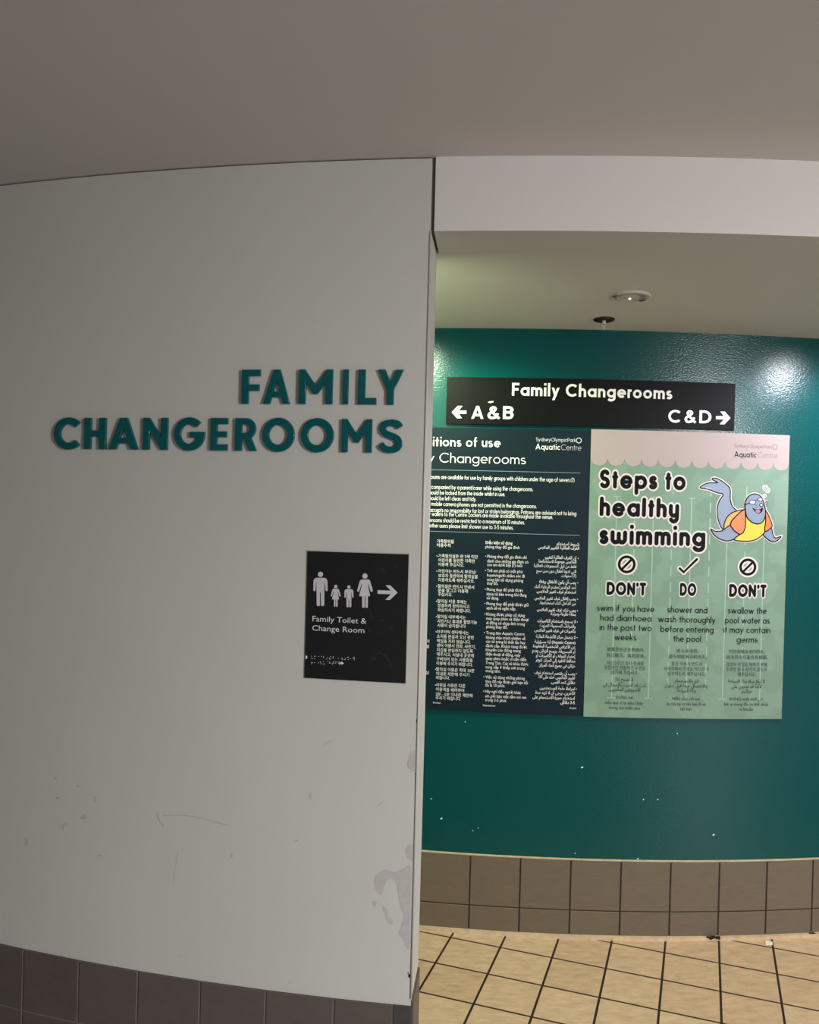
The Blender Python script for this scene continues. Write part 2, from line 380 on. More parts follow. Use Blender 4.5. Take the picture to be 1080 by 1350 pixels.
def glyph(ch, t, xh=0.68, rnd=False):
    """monoline geometric letter: (width, [strokes]); a stroke is ('L', pts) or ('D', x0,y0,x1,y1) cut level at its ends"""
    h = t / 2; T = 1 - h; X = xh - h; r = (X - h) / 2; cy = (X + h) / 2; rs = h + 2 * r; q = h if rnd else 0
    L = lambda *p: ('L', list(p)); D = lambda *p: ('D',) + p
    st = lambda x, y0, y1: L((x, y0 + q), (x, y1 - q))
    O = lambda: ('L', arc(h + r, cy, r, r, 0, 360), True)
    W2 = 2 * r + 2 * h; ra = 0.23 if xh > 0.6 else 0.2
    ra = max(ra - h * 0.4, 0.08)
    if ch == ' ': return 0.25, []
    if ch in '.,': return t * 1.1, [L((h, 0), (h, t * 1.1))] if ch == '.' else [L((h, t), (h - 0.06, -0.12))]
    if ch == "'": return t, [st(h, 0.68, 1.0)]
    if ch == '-': return 0.36, [L((q, 0.34), (0.36 - q, 0.34))]
    if ch == '/': return 0.36, [L((h, -0.1), (0.36, 1.02))]
    if ch == '(': return 0.24, [L(*arc(0.42, 0.4, 0.36, 0.62, 128, 232))]
    if ch == ')': return 0.24, [L(*arc(-0.18, 0.4, 0.36, 0.62, -52, 52))]
    if ch == '•': return 0.3, [L((0.04, 0.4), (0.22, 0.4))]
    if ch == '0': return 0.62, [('L', arc(0.31, 0.5, 0.31 - h, 0.5 - h, 0, 360), True)]
    if ch == '1': return 0.30, [st(0.28 - h, 0, 1), L((0.0, 0.8), (0.24 - h, T))]
    if ch == '3': return 0.56, [L(*(arc(0.27, 0.74, 0.2, 0.26 - h, 150, -90) + arc(0.27, 0.26 + h / 2, 0.24, 0.26 - h / 2, 90, -150)))]
    if ch == '5': return 0.56, [L((0.5, T), (0.14, T), (0.1, 0.56), *arc(0.25, 0.3 + h / 2, 0.26, 0.3 - h / 2, 110, -140))]
    if ch == '7': return 0.54, [L((0, T), (0.5, T), (0.16, 0))]
    if ch == '&': return 0.82, [L(*catmull([(0.8, h * 0.4), (0.5, 0.34), (0.27, 0.63), (0.23, 0.8), (0.38, T), (0.53, 0.8), (0.44, 0.64), (0.16, 0.44), (h, 0.25), (0.2, h + 0.01), (0.36, h), (0.56, 0.16), (0.70, 0.44)], False))]
    if ch == 'A': return 0.9, [D(h * 1.05, 0, 0.45, 1), D(0.9 - h * 1.05, 0, 0.45, 1), L((0.22, 0.29), (0.68, 0.29))]
    if ch == 'B': return 0.64, [st(h, 0, 1), L((h, T), (0.32, T), *arc(0.34, (T + 0.53) / 2, 0.2, (T - 0.53) / 2, 90, -90), (h, 0.53)), L((h, 0.53), (0.36, 0.53), *arc(0.36, (h + 0.53) / 2, 0.28 - h, (0.53 - h) / 2, 90, -90), (h, h))]
    if ch == 'C': return 0.88, [L(*arc(0.5, 0.5, 0.5 - h, 0.5 - h, 44, 316))]
    if ch == 'D': return 0.8, [st(h, 0, 1), L((h, T), *arc(0.32, 0.5, 0.48 - h, 0.5 - h, 90, -90), (h, h))]
    if ch == 'F': return 0.55, [st(h, 0, 1), L((h, T), (0.55 - q, T)), L((h, 0.5), (0.5 - q, 0.5))]
    if ch == 'L': return 0.52, [st(h, 0, 1), L((h, h), (0.52 - q, h))]
    if ch == 'N': return 0.76, [st(h, 0, 1), st(0.76 - h, 0, 1), D(h, 1 - q, 0.76 - h, q)] if not rnd else [st(h, 0, 1), st(0.76 - h, 0, 1), L((h, T), (0.76 - h, h))]
    if ch == 'O': return 1.0, [('L', arc(0.5, 0.5, 0.5 - h, 0.5 - h, 0, 360), True)]
    if ch == 'P': return 0.6, [st(h, 0, 1), L((h, T), (0.3, T), *arc(0.31, (T + 0.44) / 2, 0.29 - h, (T - 0.44) / 2, 90, -90), (h, 0.44))]
    if ch == 'S':
        k = (1 - 2 * h) / 4
        return 0.6, [L(*(arc(0.3, T - k, 0.29 - h, k, 35, 270) + arc(0.3, h + k, 0.3 - h, k, 90, -145)))]
    if ch == 'T': return 0.62, [L((q, T), (0.62 - q, T)), st(0.31, 0, 1)]
    if ch == 'a': return W2, [O(), st(rs, 0, xh)]
    if ch == 'b': return W2, [O(), st(h, 0, 1.03)]
    if ch == 'c': return W2 * 0.86, [L(*arc(h + r, cy, r, r, 48, 312))]
    if ch == 'd': return W2, [O(), st(rs, 0, 1.03)]
    if ch == 'e': return W2, [L((h, cy), (rs, cy), *arc(h + r, cy, r, r, 0, 312))]
    if ch == 'f': return 0.34, [L((0.10 + h * .6, q), (0.10 + h * .6, 1.0 - h - 0.13), *arc(0.23 + h * .6, 1.0 - h - 0.13, 0.13, 0.15, 180, 75)), L((q, X), (0.34 - q, X))]
    if ch == 'g': return W2, [O(), L((rs, xh - q), (rs, -0.3 + h + r * 0.8), *arc(h + r, -0.3 + h + r * 0.8, r, r * 0.8, 0, -150))]
    if ch in 'hn': return 2 * (ra + h), [st(h, 0, 1.03 if ch == 'h' else xh), L((h, X - ra), *arc(h + ra, X - ra, ra, ra, 180, 0), (h + 2 * ra, q))]
    if ch == 'i': return t, [st(h, 0, xh), L((h, 0.84), (h, 0.84 + t * 0.95)) if not rnd else L((h, 0.93), (h, 0.94))]
    if ch == 'j': return t, [st(h, -0.25, xh), L((h, 0.84), (h, 0.84 + t))]
    if ch == 'k': return 0.5, [st(h, 0, 1.03), L((h, 0.26), (0.45, xh)), L((0.2, 0.36), (0.47, 0))]
    if ch == 'l': return t, [st(h, 0, 1.03)]
    if ch == 'm':
        rm = ra * 0.9
        return 4 * rm + 2 * h, [st(h, 0, xh), L((h, X - rm), *arc(h + rm, X - rm, rm, rm, 180, 0), (h + 2 * rm, q)), L((h + 2 * rm, X - rm), *arc(h + 3 * rm, X - rm, rm, rm, 180, 0), (h + 4 * rm, q))]
    if ch == 'o': return W2, [O()]
    if ch == 'p': return W2, [O(), st(h, -0.3, xh)]
    if ch == 'q': return W2, [O(), st(rs, -0.3, xh)]
    if ch == 'r': return 0.25 + h * .6, [st(h, 0, xh), L((h, X - 0.18), *arc(h + 0.18, X - 0.18, 0.18, 0.18, 180, 75))]
    if ch == 's':
        k = (xh - 2 * h) / 4
        return 0.46, [L(*(arc(0.23, xh - h - k, 0.21 - h * .8, k, 40, 270) + arc(0.23, h + k, 0.23 - h * .8, k, 90, -145)))]
    if ch == 't': return 0.36, [st(0.18, 0, 0.92), L((q, X), (0.36 - q, X))]
    if ch == 'u': return 2 * (ra + h), [st(h + 2 * ra, 0, xh), L((h, xh - q), (h, h + ra), *arc(h + ra, h + ra, ra, ra, 180, 360))]
    if ch == 'v': return 0.6, [D(h, xh, 0.3, 0), D(0.6 - h, xh, 0.3, 0)] if not rnd else [L((h, X), (0.3, h), (0.6 - h, X))]
    if ch == 'w': return 0.92, [D(h, xh, 0.26, 0), D(0.46, xh, 0.26, 0), D(0.46, xh, 0.66, 0), D(0.92 - h, xh, 0.66, 0)] if not rnd else [L((h, X), (h, h + .17), *arc(h + .17, h + .17, .17, .17, 180, 360), (h + .34, X - .06)), L((h + .34, h + .17), *arc(h + .51, h + .17, .17, .17, 180, 360), (h + .68, X))]
    if ch == 'x': return 0.56, [D(h, xh, 0.56 - h, 0), D(0.56 - h, xh, h, 0)]
    if ch == 'y': return 0.6, [D(h, xh, 0.3, 0.02), D(0.6 - h, xh, 0.14, -0.3)] if not rnd else [L((h, X), (h, h + ra), *arc(h + ra, h + ra, ra, ra, 180, 360)), L((h + 2 * ra, X), (h + 2 * ra, -0.3 + h + ra), *arc(h + ra, -0.3 + h + ra, ra, ra, 0, -150))]
    if ch == 'z': return 0.5, [L((0, X), (0.46, X), (0.04, h), (0.5, h))]
    return 0.4, []
def stroked(text, t, grow=0.0, rnd=False, gap_=0.12, xh=0.68):
    """2D faces of a line of lettering, cap height 1; grow thickens every stroke (for an outline behind it)"""
    V, Fc, x = [], [], 0.0
    for nch, ch in enumerate(text):
        wd, S = glyph(ch, t, xh, rnd)
        for lv, s_ in enumerate(S):
            if s_[0] == 'D':
                _, x0, y0, x1, y1 = s_; hh = (t / 2 + grow) * math.hypot(x1 - x0, y1 - y0) / max(abs(y1 - y0), 1e-3)
                v = [(x0 - hh, y0), (x0 + hh, y0), (x1 + hh, y1), (x1 - hh, y1)]; f = [(0, 1, 2, 3)]
            else:
                v, f = strip(s_[1], t / 2 + grow, len(s_) > 2, rnd)
            k = len(V); V += [(a + x, b_, lv + nch % 2 * 0.5) for a, b_ in v]; Fc += [tuple(i + k for i in q) for q in f]
        x += wd + gap_
    return V, Fc, x - gap_
def letter(pr, text, x0, y0, x1, cap, t=0.13, grow=0.0, rnd=False, xh=0.68, gap_=0.12):
    """stroked lettering from pixel (x0, y0) on the baseline to x1, cap height in pixels"""
    V, Fc, wd = stroked(text, t, grow, rnd, gap_, xh)
    a0, z0 = pr.px(x0, y0); a1, _ = pr.px(x1, y0); _, zt = pr.px(x0, y0 - cap)
    kx, ky = (a1 - a0) / wd, zt - z0
    pr.add([(a0 + a * kx, z0 + b_ * ky, lv) for a, b_, lv in V], Fc)
AR = {'ا': 'ﺍﺎ', 'أ': 'ﺃﺄ', 'إ': 'ﺇﺈ', 'آ': 'ﺁﺂ', 'ب': 'ﺏﺐﺑﺒ', 'ة': 'ﺓﺔ', 'ت': 'ﺕﺖﺗﺘ', 'ث': 'ﺙﺚﺛﺜ', 'ج': 'ﺝﺞﺟﺠ', 'ح': 'ﺡﺢﺣﺤ', 'خ': 'ﺥﺦﺧﺨ', 'د': 'ﺩﺪ', 'ذ': 'ﺫﺬ',
      'ر': 'ﺭﺮ', 'ز': 'ﺯﺰ', 'س': 'ﺱﺲﺳﺴ', 'ش': 'ﺵﺶﺷﺸ', 'ص': 'ﺹﺺﺻﺼ', 'ض': 'ﺽﺾﺿﻀ', 'ط': 'ﻁﻂﻃﻄ', 'ظ': 'ﻅﻆﻇﻈ', 'ع': 'ﻉﻊﻋﻌ', 'غ': 'ﻍﻎﻏﻐ', 'ف': 'ﻑﻒﻓﻔ', 'ق': 'ﻕﻖﻗﻘ', 'ك': 'ﻙﻚﻛﻜ',
      'ل': 'ﻝﻞﻟﻠ', 'م': 'ﻡﻢﻣﻤ', 'ن': 'ﻥﻦﻧﻨ', 'ه': 'ﻩﻪﻫﻬ', 'و': 'ﻭﻮ', 'ؤ': 'ﺅﺆ', 'ى': 'ﻯﻰ', 'ي': 'ﻱﻲﻳﻴ', 'ئ': 'ﺉﺊﺋﺌ', 'ء': 'ﺀ', 'لا': 'ﻻﻼ', 'لأ': 'ﻷﻸ', 'لإ': 'ﻹﻺ', 'لآ': 'ﻵﻶ'}
def arabic(text):
    """joined letter forms in reading order turned into drawing order; Latin runs and digits keep their own order"""
    out = []
    for word in text.split(' '):
        toks = []; i = 0
        while i < len(word):
            if word[i:i + 2] in AR: toks.append(word[i:i + 2]); i += 2
            else: toks.append(word[i]); i += 1
        if not any(k in AR for k in toks):
            out.append(word); continue
        s_ = []
        for i, k in enumerate(toks):
            if k not in AR: s_.append({'(': ')', ')': '('}.get(k, k)); continue
            fm = AR[k]
            pj = i > 0 and toks[i - 1] in AR and len(AR[toks[i - 1]]) == 4
            nj = len(fm) == 4 and i < len(toks) - 1 and toks[i + 1] in AR and len(AR[toks[i + 1]]) >= 2
            s_.append(fm[0] if len(fm) == 1 else (fm[3] if pj and nj else fm[2] if nj else fm[1] if pj else fm[0]))
        out.append(''.join(s_[::-1]))
    return ' '.join(out[::-1])
def font2d(text, offset=0.0, ar=False):
    if ar:                                                   # keep the weight at which every dot and loop fills
        best = max((font2d(text, k) for k in (0.001, 0.002, 0.004, 0.006, 0.008)), key=lambda q_: len(q_[1]))
        return best
    bar = text.startswith('Đ')
    if bar: text = 'D' + text[1:]
    cu = bpy.data.curves.new('lettering', 'FONT'); cu.body = text; cu.size = 1; cu.resolution_u = 2; cu.offset = offset; cu.fill_mode = 'FRONT'
    o = bpy.data.objects.new('lettering', cu); me = o.to_mesh()
    V = [(v.co.x, v.co.y) for v in me.vertices]; Fc = [tuple(p.vertices) for p in me.polygons]
    o.to_mesh_clear(); bpy.data.objects.remove(o); bpy.data.curves.remove(cu)
    if bar:
        k = len(V); V += [(-0.01, 0.33), (0.30, 0.33), (0.30, 0.40), (-0.01, 0.40)]; Fc.append((k, k + 1, k + 2, k + 3))
    return V, Fc
def write(pr, text, x0, y0, x1, em, offset=0.0, ar=False):
    V, Fc = font2d(arabic(text) if ar else text, offset, ar)
    lo, hi = min(v[0] for v in V), max(v[0] for v in V)
    a0, z0 = pr.px(x0, y0); a1, _ = pr.px(x1, y0); _, zt = pr.px(x0, y0 - em)
    kx, ky = (a1 - a0) / (hi - lo), zt - z0
    pr.add([(a0 + (a - lo) * kx, z0 + b_ * ky) for a, b_ in V], Fc)

# worn paint: part of the walls
pw = Print(FRONT, 0.0006); pd = Print(FRONT, 0.0009); ps = Print(FRONT, 0.0004)
def c2(pts): return [(480 + x / 3.29, 940 + y / 3.29) for x, y in pts]
pw.poly_px(catmull(c2([(60, 700), (90, 680), (140, 688), (185, 665), (205, 672), (203, 800), (198, 1010), (186, 1020), (170, 980), (150, 960), (160, 930), (175, 880), (160, 850), (150, 790), (140, 735), (110, 722), (90, 745), (75, 790), (55, 770), (45, 725)]), n=3))
pw.poly_px(catmull(c2([(75, 835), (100, 850), (105, 880), (125, 905), (118, 920), (100, 905), (92, 870)]), n=3))
pw.poly_px(catmull(c2([(200, 180), (222, 165), (222, 250), (200, 245), (188, 225)]), n=3))
pw.poly_px(catmull(c2([(180, 590), (212, 570), (210, 640), (190, 630)]), n=3))
pw.poly_px(catmull(c2([(38, 815), (55, 820), (48, 840), (38, 832)]), n=3))
for x, y, rx, ry in ((229, 35, 2.2, 9), (231, 80, 2, 4), (228, 138, 2.5, 8), (197, 1140, 5, 9), (192, 1128, 3, 3)):
    pd.poly_px(c2(arc(x, y, rx, ry, 0, 330, 9)))
pd.poly_px(c2([(222, 258), (228, 258), (227, 400), (222, 402)])); pd.poly_px(c2([(220, 408), (225, 408), (222, 485), (218, 488)]))
for x, y, rx, ry in ((76, 1052, 5, 3), (110, 1078, 5, 6), (83, 1090, 2, 7), (35, 1110, 4, 8), (305, 1128, 3, 5), (391, 1108, 3.4, 2.2), (409, 1050, 2.5, 6), (131, 1128, 3, 2), (73, 1026, 3, 2), (103, 1036, 4, 3), (125, 1053, 2, 6), (87, 1086, 3, 4), (236, 1260, 1.5, 1.2), (383, 1295, 2, 1.5)):
    j = [random.uniform(0.6, 1.15) for _ in range(9)]
    ps.poly_px([(x + rx * 0.8 * j[i] * math.cos(i * 0.698 + 0.3), y + ry * 0.8 * j[i] * math.sin(i * 0.698 + 0.3)) for i in range(9)])
ps.line_px(catmull([(207, 1072), (210, 1082), (216, 1089)], False), 1.4); ps.line_px(catmull([(215, 1075), (240, 1075), (262, 1078), (300, 1088)], False), 1.1)
ps.line_px([(437, 976), (425, 984)], 0.8); ps.line_px([(505, 1057), (498, 1063)], 0.8)
ps.line_px(catmull([(235, 1120), (231, 1145), (229, 1165)], False), 0.7)
for p, nm, mm in ((pw, 'peeled_paint', 'peel'), (pd, 'chipped_edge', 'chip_dark'), (ps, 'scuff_marks', 'scuff')):
    p.build(nm, M[mm], bpy.data.objects['wall_front'])['kind'] = 'structure'
pc = Print(BACK, 0.0008)
for x, y, s_ in ((767.5, 1011.5, 1.7), (582, 1079, 1.8), (568.5, 1053, 1), (893, 967, 1), (848.5, 1054, 1), (867.5, 1054, 1), (941, 1100.5, 1.6), (623.5, 1095, .8), (630.5, 1091.5, .8), (613.5, 951.5, .9), (841, 1132, 1.2), (758.5, 1125, .8)):
    pc.poly_px([(x - s_, y + s_ * .3), (x - .2 * s_, y + s_ * .8), (x + s_, y + .1), (x + .3 * s_, y - s_ * .7)])
pc.build('paint_fleck', M['chip_white'], bpy.data.objects['wall_back'])['kind'] = 'structure'

# ------------------------------------------------------------------ raised wall letters
def seg(cx, cy, r, a0, a1, n=20): return arc(cx, cy, r, r, a0, a1, n)
def s_outline():
    c = catmull([(0.675, 0.765), (0.60, 0.865), (0.40, 0.90), (0.20, 0.855), (0.13, 0.72), (0.21, 0.59), (0.40, 0.515), (0.59, 0.43), (0.665, 0.285), (0.59, 0.15), (0.39, 0.095), (0.18, 0.145), (0.08, 0.265)], False, 6)
    V, _ = strip(c, 0.10); return [V[0::2] + V[1::2][::-1]]
OUT = {
 'F': [[(0, 0), (.22, 0), (.22, .38), (.55, .38), (.55, .57), (.22, .57), (.22, .81), (.58, .81), (.58, 1), (0, 1)]],
 'A': [[(0, 0), (.34, 1), (.56, 1), (.90, 0), (.67, 0), (.61, .19), (.29, .19), (.23, 0)], [(.345, .37), (.45, .70), (.555, .37)]],
 'M': [[(0, 0), (0, 1), (.18, 1), (.51, .54), (.84, 1), (1.02, 1), (1.02, 0), (.81, 0), (.81, .62), (.57, .29), (.45, .29), (.21, .62), (.21, 0)]],
 'I': [[(0, 0), (.21, 0), (.21, 1), (0, 1)]],
 'L': [[(0, 0), (.57, 0), (.57, .19), (.22, .19), (.22, 1), (0, 1)]],
 'Y': [[(.31, 0), (.53, 0), (.53, .40), (.84, 1), (.60, 1), (.42, .62), (.24, 1), (0, 1), (.31, .40)]],
 'H': [[(0, 0), (.22, 0), (.22, .40), (.50, .40), (.50, 0), (.72, 0), (.72, 1), (.50, 1), (.50, .60), (.22, .60), (.22, 1), (0, 1)]],
 'N': [[(0, 0), (.22, 0), (.22, .58), (.61, 0), (.82, 0), (.82, 1), (.60, 1), (.60, .42), (.21, 1), (0, 1)]],
 'E': [[(0, 0), (.57, 0), (.57, .19), (.22, .19), (.22, .41), (.53, .41), (.53, .59), (.22, .59), (.22, .81), (.57, .81), (.57, 1), (0, 1)]],
 'R': [[(0, 0), (.22, 0), (.22, .36), (.30, .36), (.47, 0), (.72, 0), (.53, .40)] + seg(.36, .68, .32, -48, 90, 14) + [(0, 1)], [(.22, .55)] + seg(.35, .68, .13, -90, 90, 10) + [(.22, .81)]],
 'O': [seg(.51, .5, .52, 0, 355, 48), seg(.51, .5, .30, 0, 355, 40)],
 'C': [seg(.51, .5, .52, 44, 316, 40) + seg(.51, .5, .30, 316, 44, 30)],
 'G': [seg(.51, .5, .52, 44, 357, 44) + [(1.03, .57), (.53, .57), (.53, .39), (.77, .39)] + seg(.51, .5, .30, -28, -316, 34)],
 'S': s_outline(),
}
PX = [('F', 567, 622, 1), ('A', 628, 706, 1), ('M', 727, 825, 1), ('I', 850, 869, 1), ('L', 893, 948, 1), ('Y', 948, 1023, 1),
      ('C', 42, 117, 2), ('H', 127, 190, 2), ('A', 196, 281, 2), ('N', 291, 363, 2), ('G', 378, 467, 2), ('E', 480, 531, 2), ('R', 549, 613, 2), ('O', 625, 718, 2), ('O', 733, 828, 2), ('M', 847, 935, 2), ('S', 950, 1021, 2)]
WHICH = ['raised teal F that starts the upper word, just above the E and R',
         'raised teal A in the upper word, just right of the F', 'raised teal M in the upper word, just left of the narrow I',
         'narrow raised teal I in the upper word, a plain upright bar', 'raised teal L in the upper word, between I and Y',
         'raised teal Y ending the upper word near the wall corner',
         'raised teal C that starts the longer lower word', 'raised teal H in the lower word, just right of the C',
         'raised teal A in the lower word, between H and N', 'raised teal N in the lower word, just left of the G',
         'raised teal G in the lower word, a ring with a crossbar', 'raised teal E in the lower word, with a tiny glint on its stem',
         'raised teal R in the lower word, under the F', 'raised teal O in the lower word, right after the R',
         'raised teal O in the lower word, just before the M', 'glossy raised teal M in the lower word, between O and S',
         'glossy raised teal S ending the lower word near the wall corner']
LT = 0.011                                                   # letter depth
zf = [[FRONT.at(50 + xx / 2.118, 470 + yy / 2.118, LT)[1] for xx, yy in p] for p in (((600, 133), (980, 133)), ((150, 262), (890, 264)))]
zt_ = [[FRONT.at(50 + xx / 2.118, 470 + yy / 2.118, LT)[1] for xx, yy in p] for p in (((600, 37), (980, 35)), ((150, 174), (890, 171)))]
for (ch, x0, x1, row), lab in zip(PX, WHICH):
    zb = sum(zf[row - 1]) / 2; cap = sum(zt_[row - 1]) / 2 - zb
    yb = 470 + (133 if row == 1 else 263) / 2.118; x0, x1 = x0 + 1.0, x1 - 2.2
    a0 = FRONT.at(50 + x0 / 2.118, yb - 20, LT)[0]; a1 = FRONT.at(50 + x1 / 2.118, yb - 20, LT)[0]
    pts = OUT[ch]; lo = min(p[0] for p in pts[0]); hi = max(p[0] for p in pts[0]); kx = (a1 - a0) / (hi - lo)
    cu = bpy.data.curves.new('wall_letter', 'CURVE'); cu.dimensions = '2D'; cu.fill_mode = 'BOTH'
    bev = 0.0022
    cu.extrude = LT / 2 - bev; cu.bevel_depth = bev; cu.bevel_resolution = 2; cu.offset = -bev
    for loop in pts:
        sp = cu.splines.new('POLY'); sp.points.add(len(loop) - 1); sp.use_cyclic_u = True
        for i, p in enumerate(loop): sp.points[i].co = ((p[0] - (lo + hi) / 2) * kx, p[1] * cap, 0, 1)
    tmp = bpy.data.objects.new('wall_letter', cu); me0 = tmp.to_mesh(); me = me0.copy(); tmp.to_mesh_clear()
    bpy.data.objects.remove(tmp); bpy.data.curves.remove(cu)
    o = bpy.data.objects.new('wall_letter', me); C.objects.link(o); me.name = 'wall_letter'
    me.materials.clear(); me.materials.append(M['letter'])
    for p in me.polygons: p.use_smooth = True
    me.set_sharp_from_angle(angle=0.6)
    am = (a0 + a1) / 2
    o.location = FRONT.P(am, zb, LT / 2); o.rotation_euler = (PI / 2, 0, am / FRONT.R)
    tag(o, lab, 'letter', 'raised teal wall letters')

# ------------------------------------------------------------------ black tactile toilet sign on the pale wall
def s5(pts): return [(390 + x / 6.353, 710 + y / 6.353) for x, y in pts]
OF = 0.004
c = [FRONT.at(*p, OF) for p in s5([(103, 110), (948, 128), (917, 1212), (70, 1167)])]
a0, a1 = (c[0][0] + c[3][0]) / 2, (c[1][0] + c[2][0]) / 2; z1, z0 = (c[0][1] + c[1][1]) / 2, (c[2][1] + c[3][1]) / 2
t = thing('tactile_sign', 'black tactile sign with white family pictograms and arrow on pale wall', 'sign', FRONT.P((a0 + a1) / 2, z0, 0))
obj('plate', *bent_box(FRONT, a0, a1, z0, z1, 0.0003, OF), M['tactile'], t)
o = obj('edge_strip', *bent_box(FRONT, a0 - 0.0025, a1 + 0.0025, z0 - 0.0025, z1 + 0.0025, 0.0, 0.0015), M['tactile_edge'], t); o['label'] = 'pale glue edge'
OP = OF + 0.0008
def pict(name, label, polys, m='print_silver', off=OP):
    p = Print(FRONT, off)
    for q in polys: p.poly_px(s5(q))
    o = p.build(name, M[m], t); o['label'] = label; return o
def man(cx, top, kx, ky):
    R = lambda pts: [(cx + x * kx, top + y * ky) for x, y in pts]
    body = R(arc(-38, 76, 22, 22, 180, 90, 5)[::-1] and [(-60, 160), (-58, 78), (-50, 60), (-34, 53), (34, 53), (50, 60), (58, 78), (60, 160), (50, 166), (42, 160), (36, 92), (33, 92), (32, 280), (24, 290), (12, 290), (4, 282), (3, 176), (-3, 176), (-4, 282), (-12, 290), (-24, 290), (-32, 280), (-33, 92), (-36, 92), (-42, 160), (-50, 166)])
    return [R(arc(0, 24, 22, 22, 0, 345, 20)), body]
def woman(cx, top, kx, ky):
    R = lambda pts: [(cx + x * kx, top + y * ky) for x, y in pts]
    body = R([(-30, 52), (30, 52), (42, 62), (66, 146), (60, 156), (48, 154), (26, 90), (24, 100), (44, 192), (24, 194), (24, 284), (18, 290), (8, 290), (3, 284), (3, 194), (-3, 194), (-3, 284), (-8, 290), (-18, 290), (-24, 284), (-24, 194), (-50, 192), (-26, 100), (-28, 90), (-50, 154), (-62, 156), (-66, 146), (-42, 62)])
    return [R(arc(0, 24, 22, 22, 0, 345, 20)), body]
pict('man_pictogram', 'white standing man symbol', man(207, 276, 1.0, 1.0))
pict('girl_pictogram', 'small white girl symbol in a skirt', woman(335, 386, 0.64, 0.64))
pict('boy_pictogram', 'small white boy symbol', man(445, 390, 0.64, 0.64))
pict('woman_pictogram', 'white woman symbol in a skirt', woman(580, 290, 1.0, 1.0))
pict('arrow_symbol', 'white arrow pointing right', [[(685, 433), (797, 436), (752, 392), (790, 390), (853, 453), (788, 515), (750, 513), (797, 466), (685, 463)]])
p = Print(FRONT, OP)
write(p, 'Family Toilet &', 412, 819, 483, 10.4, 0.0); write(p, 'Change Room', 411.7, 831.2, 480.5, 10.4, 0.0)
p.build('lettering', M['print_white'], t)['label'] = 'white sign wording'
p = Print(FRONT, OP); rb = random.Random(3)
for row, (y, x_end) in enumerate(((985, 490), (1028, 360))):
    xx = 132
    while xx < x_end:
        for dx in (0, 9):
            for dy in (0, 10, 20):
                if rb.random() < 0.45: p.poly_px(s5(arc(xx + dx, y + dy + (xx - 132) * 0.03, 3.1, 3.1, 0, 315, 8)))
        xx += 25
p.poly_px(s5([(82, 980)] + arc(86, 994, 11, 15, -80, 80, 8) + [(82, 1008)]))
p.poly_px(s5([(366, 1037), (384, 1037), (384, 1028), (403, 1044), (384, 1058), (384, 1050), (366, 1050)]))
p.build('braille', M['print_white'], t)['label'] = 'two short rows of white braille dots'
p = Print(FRONT, OF + 0.0004)
for q, wd in (([(670, 965), (705, 958), (740, 975), (770, 1010), (795, 1040), (795, 1080)], 1.0), ([(610, 590), (630, 630), (640, 680)], 0.8), ([(875, 590), (900, 630), (905, 680)], 0.8), ([(690, 680), (715, 690), (740, 680)], 1.0), ([(630, 1010), (670, 1008)], 1.2), ([(510, 820), (535, 826)], 1.0), ([(780, 760), (800, 740), (810, 770)], 1.0), ([(725, 255), (745, 275)], 1.6), ([(835, 210), (838, 260)], 0.6), ([(612, 740), (616, 790)], 0.7), ([(700, 770), (690, 810)], 0.7)):
    p = Print(FRONT, OF + 0.0004); p.line_px(catmull(s5(q), False), wd * 0.7)
    p.build('faded_smear', M['smear'], t)['label'] = 'faint grey scratch'

# ------------------------------------------------------------------ black direction sign above the boards
OF = 0.014
c = [BACK.at(*p, OF) for p in ((589.5, 496.7), (970, 506), (968, 567), (588, 559.3))]
a0, a1 = (c[0][0] + c[3][0]) / 2, (c[1][0] + c[2][0]) / 2; z1, z0 = (c[0][1] + c[1][1]) / 2, (c[2][1] + c[3][1]) / 2
t = thing('direction_sign', 'long black sign with two white arrows on the teal wall', 'sign', BACK.P((a0 + a1) / 2, z0, 0))
obj('panel', *bent_box(BACK, a0, a1, z0, z1, 0.0005, OF), M['sign_black'], t)
p = Print(BACK, OF + 0.0006)
letter(p, 'Family Changerooms', 675, 521.5, 886.3, 16.8, 0.18)
p.build('lettering', M['print_white'], t)['label'] = 'bold white wording in the upper middle'
p = Print(BACK, OF + 0.0006)
for ch, xa, xb, yb in (('A', 621.5, 637.4, 552), ('&', 642.7, 658.7, 552.3), ('B', 663, 677, 552.4), ('C', 881, 897.5, 557), ('&', 902.5, 917.5, 557.4), ('D', 922, 938, 557.8)):
    letter(p, ch, xa, yb, xb, 17, 0.18)
    if ch in 'BD':
        p.build('room_letters', M['print_white'], t)['label'] = 'room letters beside the %s arrow' % ('left-pointing' if ch == 'B' else 'right-pointing')
        p = Print(BACK, OF + 0.0006)
def d1(pts): return [(580 + x / 5.4, 490 + y / 5.4) for x, y in pts]
p = Print(BACK, OF + 0.0006)
p.poly_px(d1([(85, 289), (128, 243), (163, 244), (133, 276), (189, 277), (189, 299), (133, 299), (157, 331), (122, 331)]))
p.build('arrow', M['print_white'], t)['label'] = 'white arrow pointing left'
p = Print(BACK, OF + 0.0006)
p.poly_px([(780 + x / 5.4, 490 + y / 5.4) for x, y in ((990, 330), (950, 284), (917, 284), (942, 316), (886, 316), (886, 339), (942, 340), (912, 374), (947, 375))])
p.build('arrow', M['print_white'], t)['label'] = 'white arrow pointing right'
p = Print(BACK, OF + 0.0006)
p.poly_px(d1([(340, 217), (362, 210), (383, 210), (382, 217), (358, 223)]))
p.build('white_fleck', M['chip_white'], t)

